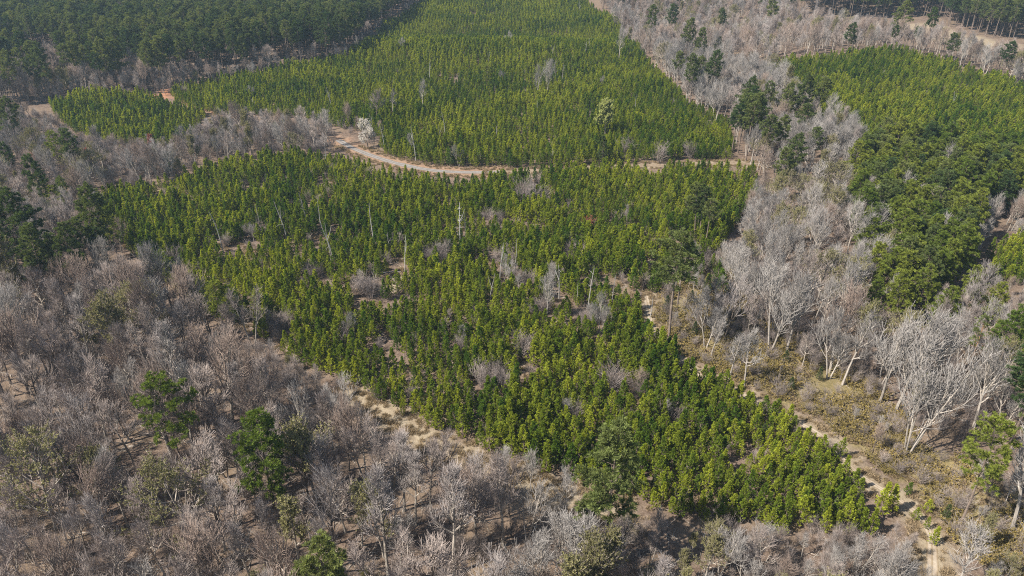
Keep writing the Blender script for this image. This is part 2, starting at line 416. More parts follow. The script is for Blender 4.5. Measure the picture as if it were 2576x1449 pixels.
def young_pine(seed, H=5.0, wid=1.35, nb=56):
    rng = random.Random(seed); T, C = Geo(), Geo()
    n = 5; pts = [Vector((0, 0, -.1))]; d = Vector((0, 0, 1))
    for i in range(n):
        d = (d + Vector((rng.gauss(0, .03), rng.gauss(0, .03), .05))).normalized(); pts.append(pts[-1] + d * (H / n))
    T.tube(pts, [.065 * (1 - .8 * i / n) for i in range(n + 1)], 5)
    lump = [rng.uniform(.7, 1.25) for _ in range(7)]
    az = rng.uniform(0, 6.28)
    for b in range(nb):
        c = (b + rng.random()) / nb; fr = .10 + .88 * c
        k = min(fr, .995) * n; i = int(k); p = pts[i].lerp(pts[i + 1], k - i)
        az += 2.39 + rng.uniform(-.4, .4)
        prof = (.78 + .9 * c) if c < .25 else (1.0 - .86 * ((c - .25) / .75) ** 1.05)
        bl = wid * prof * lump[int((az % 6.28) / 6.28 * 7) % 7] * rng.uniform(.75, 1.15)
        el = R(22 + 38 * c + rng.uniform(-12, 12))
        bd = Vector((math.cos(az) * math.cos(el), math.sin(az) * math.cos(el), math.sin(el)))
        m = p + bd * (bl * .6); bd2 = (bd + Vector((0, 0, .45))).normalized(); e = m + bd2 * (bl * .4)
        T.tube([p, m, e], [.018, .014, .01], 3)
        for f in (.45, .7, .88, 1.0):
            q = p.lerp(m, f / .6) if f < .6 else m.lerp(e, (f - .6) / .4)
            C.tuft(q + rvec(rng) * .09, (bd2 + rvec(rng) * .3).normalized(), 12, .27, .075, .75, rng)
    C.tuft(pts[-1], Vector((0, 0, 1)), 14, .34, .06, .6, rng)
    return T, C

def cedar(seed, H=6.5):
    rng = random.Random(seed); T, C = Geo(), Geo()
    T.tube([Vector((0, 0, -.2)), Vector((0, 0, H * .5)), Vector((0, 0, H * .98))], [.14, .09, .02], 6)
    for b in range(150):
        c = rng.random() ** 1.2; z = H * (.06 + .92 * c); az = rng.uniform(0, 6.28)
        rr = (.24 * H * (1 - c) ** .75 + .1) * rng.uniform(.7, 1.1)
        d = Vector((math.cos(az), math.sin(az), .55)).normalized(); p = Vector((0, 0, z)); e = p + d * rr
        T.tube([p, e], [.02, .01], 3)
        for f in (.55, .8, 1): C.tuft(p.lerp(e, f), (d + Vector((0, 0, .5))).normalized(), 12, .27, .07, .8, rng)
    return T, C

# ------------------------------------------------------------------ kinds: parts of every prototype
KIND = {}      # kind -> list of (height, [(part name, mesh), ...])
def add(kind, H, *parts): KIND.setdefault(kind, []).append((H, [p for p in parts if p]))

for s in range(9): T, C = young_pine(100 + s, 5.0 * (1 + .05 * (s % 3 - 1)), 1.05 + .12 * (s % 4)); add('young_pine', 5.0, ('trunk', T.mesh('young_pine_trunk', MAT['bark_pine'])), ('crown', C.mesh('young_pine_crown', MAT['young_needles'])))
for s in range(6):
    T, C = pine(200 + s, 23, (.52, .6, .48, .64, .56, .45)[s], (4.0, 3.5, 4.4, 3.4, 4.1, 4.8)[s], (50, 44, 54, 40, 48, 58)[s], 15, .52, 1.15)
    add('pine', 23, ('trunk', T.mesh('pine_trunk', MAT['bark_pine'])), ('crown', C.mesh('pine_crown', MAT['pine_needles'])))
for s in range(5):
    T, C = pine(240 + s, 15, (.30, .36, .27, .34, .40)[s], (3.3, 3.0, 3.6, 3.2, 3.4)[s], 54, 15, .5, 1.2)
    add('mid_pine', 15, ('trunk', T.mesh('mid_pine_trunk', MAT['bark_pine'])), ('crown', C.mesh('mid_pine_crown', MAT['pine_needles'] if s in (1, 3) else MAT['bright_needles'])))
for s in range(2):
    T, C = pine(260 + s, 15, .32, 3.3, 48, 14, .48, 1.1)
    add('bright_pine', 15, ('trunk', T.mesh('bright_pine_trunk', MAT['bark_pine'])), ('crown', C.mesh('bright_pine_crown', MAT['bright_needles'])))
T, C = pine(270, 20, .62, 2.6, 30, 11, .45, .6, 1); add('orange_pine', 20, ('trunk', T.mesh('orange_pine_trunk', MAT['bark_orange'])), ('crown', C.mesh('thin_pine_crown', MAT['pine_needles'])))
for s in range(2): T, C = pine(280 + s, 20, .48, 4.3, 52, 13, .5, .95, 1); add('thin_pine', 20, ('trunk', T.mesh('thin_pine_trunk', MAT['bark_pine'])), ('crown', C.mesh('thin_pine_crown', MAT['bright_needles'])))
T, C = cedar(290); add('cedar', 6.5, ('trunk', T.mesh('cedar_trunk', MAT['bark_dark'])), ('crown', C.mesh('cedar_crown', MAT['cedar_needles'])))

def addwood(kind, H, tbk, bm, kb, bk='twig_grey', budm='buds'):
    T, B, K = tbk
    add(kind, H, ('trunk', T.mesh(kind + '_trunk', MAT[bm])), ('branches', B.mesh(kind + '_branches', MAT[bk])),
        ('buds', K.mesh(kind + '_buds', MAT[budm])) if kb else None)
for s, (k, st) in enumerate([('round', 1), ('slim', 1), ('slim', 1), ('vase', 1), ('round', 1), ('slim', 1), ('vase', 2), ('slim', 2), ('vase', 1)]):
    addwood('bare', 15, hardwood(300 + s, 15, k, st), 'bark_grey' if s % 3 else 'bark_dark', 0, ('twig_grey', 'twig_mauve', 'twig_grey', 'twig_brown', 'twig_grey')[s % 5])
for s, (k, st) in enumerate([('vase', 1), ('vase', 3), ('round', 1), ('vase', 2), ('slim', 1)]):
    addwood('pale', 15, hardwood(330 + s, 15, k, st, n=(13, 7, 6), tip=.02), 'bark_white', 0, 'twig_white')
for s, k in enumerate(['round', 'slim', 'spread']):
    addwood('budding', 14, hardwood(360 + s, 14, k, 1, 5, .20, n=(12, 7, 6)), 'bark_grey', 1)
addwood('fan', 15, hardwood(345, 15, 'vase', 6, n=(11, 6, 5), tip=.02), 'bark_white', 0, 'twig_white')
addwood('budding_pale', 10, hardwood(370, 10, 'round', 1, 12, .24, n=(13, 7, 7)), 'bark_grey', 1, 'twig_grey', 'pale_buds')
addwood('red_maple', 12, hardwood(375, 12, 'round', 1, 10, .2, n=(12, 7, 6)), 'bark_grey', 1, 'twig_grey', 'red_buds')
addwood('blossom', 7, hardwood(377, 7, 'spread', 2, 8, .16, n=(11, 7, 7)), 'bark_dark', 1, 'twig_grey', 'blossom')
for s in range(4): addwood('shrub', 2.6, bare_shrub(380 + s), 'twig_tan', 0, 'twig_tan')
for s, (f, st) in enumerate([(0, 0), (0, 3), (1, 2), (2, 4), (0, 5)]): addwood('snag', 9, snag(400 + s, 9, f, st), 'snag', 0, 'snag')
addwood('dead_pine', 11, snag(420, 11, 1, 34, .2), 'snag', 0, 'snag')
T, B, K = bare_shrub(430, 2, 3); addwood('rust_shrub', 2, (T, B, K), 'twig_tan', 1, 'twig_tan', 'rust')

NAME = dict(young_pine='young_pine', pine='pine_tree', mid_pine='pine_tree', bright_pine='pine_tree', orange_pine='pine_tree', thin_pine='pine_tree', cedar='cedar_tree',
            fan='bare_tree', bare='bare_tree', pale='bare_tree', budding='budding_tree', budding_pale='budding_tree', red_maple='maple_tree', blossom='blossom_tree', shrub='bare_shrub',
            snag='dead_tree', dead_pine='dead_tree', rust_shrub='rust_shrub')
CAT = dict(young_pine='young pine', pine_tree='pine', cedar_tree='cedar', bare_tree='bare tree', budding_tree='budding tree', maple_tree='maple', blossom_tree='blossom tree',
           bare_shrub='shrub', dead_tree='dead tree', rust_shrub='shrub')
GROUP = dict(young_pine='young pines planted in the near stand', pine_tree='tall pines around the young plantation', bare_tree='bare hardwoods around the plantation',
             budding_tree='budding hardwoods among the bare trees', maple_tree='red budding maples in the left wood', bare_shrub='bare shrubs among the young pines', dead_tree='dead trunks standing among the young pines')

REC = []      # every plant of the scene
def rec(kind, x, y, h, rot=None, var=None, label=None, lean=(0, 0), rng=random.Random(5)):
    H = KIND[kind][0][0]
    z = float(hgt(x, y))
    REC.append(dict(kind=kind, x=x, y=y, z=z, s=h / H, h=h, rot=rng.uniform(0, 6.28) if rot is None else rot,
                    var=rng.randrange(len(KIND[kind])) if var is None else var, label=label, lean=lean))
    return REC[-1]

# ------------------------------------------------------------------ singled-out plants: (kind, base u, base v, top v, label, short landmark phrase, variant, spread)
S = [
 ('pine', 1523, 1436, 1105, 'lone dark pine on a long thin trunk at the bottom edge', 'lone bottom-edge pine', 2),
 ('bright_pine', 695, None, 1050, 'round bright pine alone in the bare wood, right of the half-hidden pine', 'round bright pine', 1),
 ('thin_pine', 468, None, 955, 'pine half hidden behind a bare tree in the lower left wood', 'half-hidden pine', 1),
 ('pine', 838, None, 1368, 'green pine top cut off by the bottom edge', 'cut-off bottom pine', 0),
 ('pine', 2, None, 1032, 'dark pine cut by the left edge in the lower bare wood', 'left-edge pine', 4),
 ('thin_pine', 2417, 1316, 1060, 'lone feathery yellow-green pine right of the sandy strip', 'feathery lone pine', 0),
 ('pine', 1682, 852, 590, 'tallest dark pine at the right corner of the near plantation', 'tall corner pine', 4),
 ('pine', 1703, 786, 612, 'second pine close behind the tall corner pine', 'second corner pine', 1),
 ('pine', 1746, 592, 462, 'left trunk of the pine pair at the plantation right edge', 'right-edge pine pair', 2),
 ('pine', 1759, 596, 470, 'right trunk of the pine pair at the plantation right edge', None, 0),
 ('pine', 1772, 628, 500, 'shorter pine just in front of the right-edge pine pair', None, 3),
 ('pine', 102, 742, 490, 'broad dark pine above the others on the left side', 'broad left pine', 5),
 ('pine', 165, 772, 596, 'yellow-green round pine in front of the broad left pine', 'round left pine', 2),
 ('pine', 236, 705, 553, 'dark pine right of the broad left pine at the plantation corner', 'plantation corner pine', 4),
 ('pine', 280, 700, 572, 'dark pine rightmost of the left cluster by the young pines', None, 0),
 ('pine', 20, 640, 455, 'dark pine at the left edge behind the broad left pine', None, 1),
 ('thin_pine', 432, 778, 640, 'olive pine beside the white forked tree', 'olive pine', 1),
 ('thin_pine', 572, 858, 712, 'airy olive pine with two thin trunks below it', 'airy olive pine', 0),
 ('thin_pine', 592, 856, 725, 'thin second trunk of the airy olive pine pair', None, 1),
 ('pale', 318, 808, 650, 'white forked bare tree standing in front of dark pines', 'white forked tree', 1),
 ('pale', 348, 802, 655, 'white slender bare tree right of the white forked tree', None, 4),
 ('budding', 12, 815, 600, 'yellow budding tree at the left edge below the broad pine', 'yellow budding tree', 0),
 ('pine', 215, 474, 325, 'slender dark pine beside the red maples in the left wood', 'slender maple-side pine', 3),
 ('red_maple', 100, 440, 388, 'red budding maple left of the slender dark pine', 'left red maple', 0),
 ('red_maple', 237, 432, 372, 'red budding maple right of the slender dark pine', None, 0),
 ('red_maple', 388, 385, 340, 'small red maple at the lower tip of the small plantation', 'small red maple', 0),
 ('thin_pine', 165, 442, 332, 'yellow-green pine left of the slender dark pine', None, 0),
 ('pine', 45, 455, 360, 'dark pine low at the left edge of the left wood', None, 2),
 ('pine', 55, 380, 250, 'broad flat-topped pine at left beside the small plantation', 'flat-topped pine', 5),
 ('cedar', 437, 446, 383, 'narrow dark evergreen alone in the left bare belt', 'narrow dark evergreen', 0),
 ('bare', 100, 396, 285, 'large rounded grey tree below the flat-topped pine', None, 0),
 ('bare', 268, 452, 316, 'tall bare tree with dark trunk right of the second red maple', None, 1),
 ('pale', 570, 402, 318, 'broad bare tree leaning over the middle of the left belt', None, 2),
 ('pale', 590, 400, 345, 'crooked pale trunk right of the broad belt tree', None, 3),
 ('bare', 950, 318, 222, 'large round-crowned grey tree standing among the far young pines', 'round-crowned grey tree', 0),
 ('bare', 880, 325, 262, 'grey tree left of the round-crowned tree in the far plantation', None, 3),
 ('pale', 987, 295, 222, 'thin pale tree right of the round-crowned grey tree', None, 4),
 ('pale', 1063, 279, 194, 'pale upright bare tree alone in the far plantation left', 'upright pale tree', 4),
 ('snag', 1120, 346, 282, 'straight white dead trunk, taller of a pair near the track', 'white dead pair', 1),
 ('snag', 1109, 360, 312, 'forked white dead trunk, shorter of the pair near the track', None, 2),
 ('snag', 1046, 405, 316, 'big dead trunk with broken forks beside the gravel road', 'roadside dead trunk', 3),
 ('blossom', 925, 372, 308, 'white blossoming tree at the bend of the gravel road', 'blossoming road tree', 0),
 ('thin_pine', 1226, 242, 163, 'thin-crowned pine on a pale trunk inside the far plantation', 'thin far pine', 0),
 ('pale', 1352, 236, 165, 'left tree of the white bare trio in the far plantation', 'white bare trio', 3),
 ('pale', 1376, 243, 156, 'middle and tallest tree of the white bare trio', None, 0),
 ('snag', 1414, 206, 157, 'forked dead trunk right of the white bare trio', None, 3),
 ('pale', 1557, 154, 70, 'tall white bare trunk high in the far plantation', 'tall white far trunk', 4),
 ('snag', 1624, 141, 80, 'slim pale trunk at the far plantation right edge', None, 4),
 ('snag', 1598, 285, 240, 'short pale dead stick right of the budding tree', None, 0),
 ('budding_pale', 1522, 348, 255, 'pale yellow-green budding tree among the young pines', 'pale budding tree', 0),
 ('cedar', 1515, 414, 342, 'dark cone-shaped cedar directly below the pale budding tree', 'cone cedar', 0),
 ('shrub', 1658, 410, 357, 'round pale bare bush beside the track', 'round trackside bush', 0),
 ('shrub', 1574, 393, 352, 'narrow pale bush left of the round trackside bush', None, 1),
 ('shrub', 1732, 400, 360, 'pale bush right of the round trackside bush', None, 2),
 ('pine', 1840, 392, 262, 'left outer trunk of the pine grove at the track end', 'track-end pine grove', 1),
 ('pine', 1856, 385, 240, 'second trunk from left in the track-end pine grove', None, 2),
 ('pine', 1876, 406, 236, 'middle tall pine of the track-end grove', None, 0),
 ('pine', 1893, 392, 248, 'fourth pine in the grove at the track end', None, 4),
 ('pine', 1911, 438, 290, 'pine with long bare trunk right of the track-end grove', None, 3),
 ('pine', 1998, 400, 262, 'layered dark pine between grey trees and right plantation', 'layered dark pine', 3),
 ('pine', 2032, 440, 322, 'dark pine right and below the layered dark pine', None, 4),
 ('pine', 1985, 470, 340, 'broad dark pine above the grey wood of the right belt', 'broad belt pine', 5),
 ('pine', 1960, 500, 372, 'dark pine low at left of the broad belt pine', None, 2),
 ('pine', 2127, 145, 58, 'lone tall pine on the ridge beyond the right plantation', 'lone ridge pine', 0),
 ('pine', 2139, 143, 92, 'smaller dark pine right beside the lone ridge pine', None, 3),
 ('pine', 1800, 165, 95, 'dark pine among grey trees right of the far plantation', None, 2),
 ('pine', 1877, 200, 132, 'dark pine in the gully left of the right plantation tip', 'gully pine', 5),
 ('pine', 1752, 248, 145, 'broad pine above pale trunks at the far plantation edge', 'broad edge pine', 5),
 ('pine', 1738, 238, 150, 'pine left of the broad edge pine', None, 1),
 ('pine', 1775, 240, 160, 'pine right of the broad edge pine', None, 3),
 ('pine', 2240, 132, 64, 'green pine right of the lone ridge pine', None, 1),
 ('pine', 2297, 135, 68, 'green pine second right of the lone ridge pine', None, 3),
 ('pine', 2384, 165, 84, 'broad green pine near the upper right corner trees', 'upper right pine', 2),
 ('pine', 2517, 205, 106, 'green pine far right behind the right plantation', None, 4),
 ('pale', 2412, 180, 98, 'white leaning trunk behind the right plantation ridge', 'white ridge trunk', 4),
 ('pale', 2470, 200, 110, 'white trunk second right behind the plantation ridge', None, 4),
 ('pale', 2550, 225, 148, 'white trunk at right edge behind the plantation ridge', None, 4),
 ('snag', 562, 635, 532, 'thin wavy dead trunk left in the near plantation', 'wavy dead trunk', 1),
 ('snag', 657, 577, 515, 'short thick dead trunk in the upper near plantation', 'thick dead trunk', 0),
 ('snag', 723, 605, 503, 'forked Y-shaped dead trunk in the upper near plantation', 'Y-shaped dead trunk', 2),
 ('snag', 808, 578, 504, 'thin dead pole right of the Y-shaped trunk', None, 0),
 ('snag', 840, 660, 552, 'tall white double dead trunk in the near plantation', 'double dead trunk', 2),
 ('snag', 833, 655, 562, 'left stick of the double white dead trunk', None, 0),
 ('snag', 941, 618, 513, 'straight thin dead trunk in the centre left plantation', 'straight thin dead trunk', 0),
 ('dead_pine', 1157, 618, 512, 'dead grey conifer with many short branches in plantation centre', 'dead grey conifer', 0),
 ('snag', 1258, 707, 614, 'split dead trunk left of the grey central thicket', 'split dead trunk', 3),
 ('snag', 1297, 684, 600, 'pointed dead trunk right of the split dead trunk', 'pointed dead trunk', 0),
 ('snag', 1406, 754, 660, 'crooked dead trunk with forked top right of the thicket', 'crooked dead trunk', 3),
 ('snag', 1479, 774, 675, 'white dead trunk standing right of the crooked one', 'white standing dead trunk', 1),
 ('snag', 1538, 767, 689, 'slim dead trunk above the V-shaped bare tree', None, 4),
 ('snag', 1630, 835, 748, 'leaning dead stick at the sandy corner below the tall pine', None, 0),
 ('snag', 1232, 762, 690, 'bent dead sapling left of the pale feathered tree', None, 2),
 ('pale', 1376, 800, 700, 'pale feathery bare tree in the plantation centre', 'pale feathery tree', 0),
 ('pale', 1507, 840, 748, 'V-shaped pale bare tree in the plantation centre right', 'V-shaped pale tree', 1),
 ('pale', 1306, 738, 688, 'small pale bare tree under the pointed dead trunk', None, 2),
 ('pale', 1270, 705, 645, 'low grey bare tree between the two central dead trunks', None, 3),
 ('pale', 1392, 725, 665, 'small white bare tree beside the crooked dead trunk', None, 0),
 ('shrub', 1315, 895, 842, 'pale bare bush below the pale feathery tree', 'central pale bush', 1),
 ('shrub', 442, 668, 615, 'pinkish bare bush near the olive pine in the plantation', 'pinkish left bush', 0),
 ('shrub', 1318, 520, 458, 'large pale bush in the upper middle of the near plantation', 'large upper bush', 2),
 ('shrub', 1360, 515, 470, 'pale bush right of the large upper bush', None, 3),
 ('shrub', 930, 752, 690, 'pale brush left of the bare tan clearing', 'clearing brush', 0),
 ('shrub', 900, 745, 700, 'pale brush second left of the bare tan clearing', None, 1),
 ('shrub', 1110, 665, 622, 'pale low brush below the dead grey conifer', 'conifer brush', 3),
 ('shrub', 1080, 668, 632, 'pale low brush left and below the dead grey conifer', None, 2),
 ('shrub', 690, 845, 800, 'pinkish brush right of the airy olive pine', None, 0),
 ('shrub', 720, 830, 785, 'pinkish taller brush right of the airy olive pine', None, 1),
 ('shrub', 1210, 975, 920, 'large pale bush left in the lower plantation gap', 'lower gap bush', 2),
 ('shrub', 1260, 985, 930, 'large pale bush right in the lower plantation gap', None, 0),
 ('shrub', 1545, 990, 925, 'thin pale bush among the lower right young pines', None, 1),
 ('shrub', 1320, 235, 222, 'low brown bush under the white bare trio', None, 1),
 ('shrub', 1600, 1005, 975, 'small pale bush in the lower right young pines', None, 3),
 ('rust_shrub', 1482, 580, 550, 'rust brown shrub among green young pines', 'rust shrub', 0),
 ('orange_pine', 2415, 985, 800, 'thin pine with orange trunk in the right wood', 'orange-trunk pine', 0),
 ('fan', 2281, 1143, 840, 'huge white tree with several stems fanning from one base', 'white fan tree', 0),
 ('pale', 2250, 1040, 790, 'tall white bare tree left of the fan tree', None, 0),
 ('pale', 2215, 1010, 780, 'white bare tree second left of the fan tree', None, 3),
 ('pale', 2330, 1030, 800, 'white bare tree behind the white fan tree', None, 2),
 ('pale', 2119, 968, 780, 'white slender bare tree at the scrub edge', 'scrub-edge white tree', 4),
 ('pale', 2084, 952, 800, 'white leaning bare tree left at the scrub edge', None, 3),
 ('bare', 2017, 924, 845, 'dark twisted stump-like tree in the olive scrub', 'dark twisted tree', 4),
 ('pale', 1977, 888, 690, 'large white tree leaning right over the scrub', 'leaning white tree', 0),
 ('pale', 1936, 884, 670, 'white two-stem tree left of the leaning white tree', None, 3),
 ('pale', 1887, 822, 680, 'white bare tree above left of the leaning tree', None, 0),
 ('pale', 1872, 970, 828, 'small white bare tree in the scrub by the sandy strip', 'scrub sapling', 2),
 ('pale', 1834, 955, 826, 'small white upright tree left of the scrub sapling', None, 4),
 ('pale', 1787, 900, 788, 'slim pale tree near the sandy strip', None, 4),
 ('pale', 1775, 873, 735, 'slim pale tree behind the sandy strip, right of tall pine', None, 3),
 ('pale', 2545, 1335, 1080, 'white trunk tree at the right edge above the bottom corner', 'right-edge white tree', 4),
 ('pale', 2400, 1500, 1330, 'white trunk tree at the lower right bottom edge', None, 2),
 ('pale', 2450, 1075, 880, 'pale bare tree right of the orange-trunk pine', None, 0),
 ('pine', 2540, 1110, 860, 'dark pine at the right edge beside the bare white trees', 'right-edge dark pine', 5),
 ('mid_pine', 2590, 1060, 820, 'green pine cut by the right edge behind the dark one', None, 2),
 ('bright_pine', 2245, 830, 690, 'bright green rounded pine in front of the right pine stand', 'bright rounded pine', 0),
 ('bright_pine', 2290, 820, 670, 'bright green pine right of the bright rounded pine', None, 1),
 ('bright_pine', 2185, 815, 705, 'yellow-green pine left of the bright rounded pine', None, 1),
 ('bright_pine', 2420, 810, 680, 'bright green pine left of the young right-edge pines', None, 0),
 ('bright_pine', 2480, 830, 715, 'green pine below the young right-edge pines', None, 1),
 ('bright_pine', 2505, 930, 770, 'bright pine between the orange-trunk pine and the right edge', None, 0),
 ('bright_pine', 2350, 860, 725, 'bright pine standing behind the tops of the white fan tree', None, 1),
 ('mid_pine', 2565, 900, 760, 'green pine at the right edge below the young pines', None, 2),
 ('pine', 2575, 1250, 985, 'green pine at the right edge above the right-edge white tree', None, 5),
 ('bare', 1142, 1446, 1180, 'tall bare tree with bright white trunk at the bottom', 'bright-trunk bottom tree', 1),
 ('bare', 978, 1452, 1190, 'bare tree with long dark straight trunk at bottom', 'dark-trunk bottom tree', 1),
 ('bare', 275, 1126, 905, 'tall bare tree with white mottled trunk in lower left wood', 'mottled-trunk tree', 2),
 ('bare', 235, 945, 745, 'large bare tree leaning right in the lower left wood', 'leaning left tree', 1),
 ('bare', 1200, 1310, 1130, 'grey bare tree with upswept crown by the tan strip', None, 6),
 ('bare', 780, 1265, 1105, 'bare tree with dense round crown below the round bright pine', 'dense round bare tree', 0),
 ('pale', 1420, 1310, 1190, 'white twisted bare tree left of the lone bottom pine', 'white twisted tree', 2),
 ('pale', 1440, 1460, 1270, 'white bare tree with upright forks left of the long pine trunk', None, 1),
 ('pale', 1335, 1240, 1150, 'light bare tree at the plantation lower corner', None, 0),
 ('pale', 1270, 1205, 1110, 'pale bare tree above the tan strip at the plantation edge', None, 3),
 ('budding', 270, 1300, 1150, 'green-tinged budding tree in the lower left wood', 'green-tinged tree', 0),
 ('budding', 140, 1330, 1120, 'olive budding tree left of the green-tinged tree', None, 2),
]
LAND = []
rng = random.Random(77)
for (k, u, v, vt, lab, short, var) in S:
    if v is None:
        v = vt + 60
        while height_for(at(u, v), vt) < 21: v += 4
    p = at(u, v); h = height_for(p, vt)
    r = rec(k, p[0], p[1], h, var=var, label=lab)
    if k in ('snag', 'dead_pine'): r['s'] = h / KIND[k][0][0]
    r['special'] = True; r['short'] = short
    if k == 'pine': r['w'] = 1.22
    if short:
        uu, vv, _ = proj(p[0], p[1], p[2] + h * .6); LAND.append((short, uu, vv, r))
NS = len(REC)

# ------------------------------------------------------------------ filling the stands
taken = [(r['x'], r['y'], 2.2 if r['kind'] not in ('shrub', 'snag', 'rust_shrub') else 1.5) for r in REC]
TX = np.array([t[0] for t in taken]); TY = np.array([t[1] for t in taken]); TR = np.array([t[2] for t in taken])

FRT = np.array([r['kind'] in ('shrub', 'snag', 'dead_pine', 'pale', 'rust_shrub', 'budding_pale') for r in REC])

def scatter(poly, sp, seed, mind=None):
    """darts thrown with a minimum spacing, away from the singled-out plants"""
    rs = random.Random(seed); x0, y0 = poly.min(0); x1, y1 = poly.max(0)
    cell = sp; grid = {}; out = []
    tries = int((x1 - x0) * (y1 - y0) / (sp * sp) * 4)
    xs = np.array([rs.uniform(x0, x1) for _ in range(tries)]); ys = np.array([rs.uniform(y0, y1) for _ in range(tries)])
    ok = inside(poly, xs, ys)
    for x, y in zip(xs[ok], ys[ok]):
        i, j = int(x // cell), int(y // cell); bad = False
        for a in (-1, 0, 1):
            for b in (-1, 0, 1):
                for (qx, qy) in grid.get((i + a, j + b), ()):
                    if (qx - x) ** 2 + (qy - y) ** 2 < sp * sp * .8: bad = True
        if bad or np.any(np.hypot(TX - x, TY - y) < TR): continue
        grid.setdefault((i, j), []).append((x, y)); out.append((float(x), float(y)))
    return out

def seen(x, y, z, h, m=140):
    u, v, zc = proj(x, y, z); u2, v2, _ = proj(x, y, z + h)
    return zc > 1 and -m < u2 < PW + m and v2 < PH + 60 and v > -120

rng = random.Random(9)
# young plantations in rows
for pi, P in enumerate(YOUNG):
    sx, sy = (1.8, 1.75) if pi != 1 else (2.0, 1.8)
    x0, y0 = P.min(0); x1, y1 = P.max(0); a = (R(6), R(0), R(20), R(-14), R(0))[pi]
    gx, gy = np.meshgrid(np.arange(-600, 600, sx), np.arange(-600, 600, sy))
    gx = gx.ravel(); gy = gy.ravel(); rs = np.random.RandomState(50 + pi)
    gx = gx + rs.normal(0, .3, gx.size); gy = gy + rs.normal(0, .45, gy.size)
    cx, cy = (x0 + x1) / 2, (y0 + y1) / 2
    X = cx + gx * math.cos(a) - gy * math.sin(a); Y = cy + gx * math.sin(a) + gy * math.cos(a)
    ok = inside(P, X, Y)
    X, Y = X[ok], Y[ok]
    nz = vnoise(X / 7, Y / 7) * .6 + vnoise(X / 2.5 + 40, Y / 2.5) * .4
    keep = nz > (np.where(Y < 118, .22, .34) if pi == 0 else .25)
    keep &= np.hypot(X - PATCH[0], (Y - PATCH[1]) * .7) > 3.6
    for qx, qy, qr in GAPS: keep &= np.hypot((X - qx) * .8, Y - qy + .6) > qr
    if pi == 0: keep &= (seg_dist(SAND, X, Y) > 2.0) & (seg_dist(STRIP, X, Y) > 1.6)
    keep &= (seg_dist(ROADL, X, Y) > 4.0) & (seg_dist(TRACKL, X, Y) > 2.2)
    size = .78 + .42 * vnoise(X / 16 + 9, Y / 16 + 3)
    for x, y, s in zip(X[keep], Y[keep], size[keep]):
        d = np.hypot(TX - x, TY - y)
        if np.any(d < TR * .6) or np.any(FRT & (np.abs(TX - x * TY / max(y, 1)) < 1.25) & (y < TY) & (y > TY - 5)): continue
        h = 5.0 * s * rng.uniform(.66, 1.26)
        z = float(hgt(x, y))
        if seen(x, y, z, h): rec('young_pine', float(x), float(y), h, rng=rng)

# a few young pines that seeded themselves along the sandy strip and beside the tan strip
for (u, v, vt) in [(2210, 1300, 1222), (2185, 1345, 1280), (2281, 1245, 1212), (2327, 1330, 1300), (2300, 1310, 1275), (2240, 1290, 1225), (2345, 1370, 1325), (2110, 1150, 1105), (2160, 1340, 1275),
                   (1755, 700, 640), (1800, 720, 655), (1790, 685, 640), (1815, 742, 680), (1775, 735, 690), (2330, 1290, 1255)]:
    p = at(u, v); rec('young_pine', p[0], p[1], max(2.2, height_for(p, vt)), rng=rng)

FRONT = []
for q in REC:
    if 'pine' in q['kind'] or q['kind'] in ('fan', 'cedar') or q.get('short') in ('white forked tree', 'yellow budding tree', 'mottled-trunk tree', 'leaning left tree', 'bright-trunk bottom tree', 'dark-trunk bottom tree', 'white twisted tree'):
        u, vb, zc = proj(q['x'], q['y'], q['z']); vt = proj(q['x'], q['y'], q['z'] + q['h'])[1]
        FRONT.append((u, vt, vt + (vb - vt) * .5, 3.2 * FPX / zc, zc))
def blocks(x, y, z, h):
    u, vb, zc = proj(x, y, z); vt = proj(x, y, z + h)[1]; hw = .16 * h * FPX / zc
    for (fu, ft, fb, fw, fz) in FRONT:
        if zc < fz and abs(u - fu) < fw * .75 + hw and vt < fb and vb > ft: return True
    return False

def fill(poly, sp, seed, kinds, hmin, hmax, m=140, avoid=True):
    rs = random.Random(seed + 1)
    for x, y in scatter(poly, sp, seed):
        if avoid and (seg_dist(SAND, x, y) < 3 or seg_dist(STRIP, x, y) < 3.2 or seg_dist(ROADL, x, y) < 6): continue
        k = rs.choices([a for a, _ in kinds], [b for _, b in kinds])[0]
        h = rs.uniform(hmin, hmax) * (.9 + .25 * float(vnoise(x / 20, y / 20)))
        if k in ('pine',): h = rs.uniform(19, 25)
        if k in ('shrub',): h = rs.uniform(1.8, 3.6)
        if k == 'cedar': h = rs.uniform(3, 5.5)
        if k == 'snag': h = rs.uniform(6, 11)
        if k == 'red_maple': h = rs.uniform(7, 11)
        z = float(hgt(x, y))
        if y < 130 and h > 5 and blocks(x, y, z, h):
            h = rs.uniform(4, 6) if k in ('bare', 'pale', 'budding') else h
            if blocks(x, y, z, h): continue
        if seen(x, y, z, h, m): rec(k, x, y, h, rng=rs)

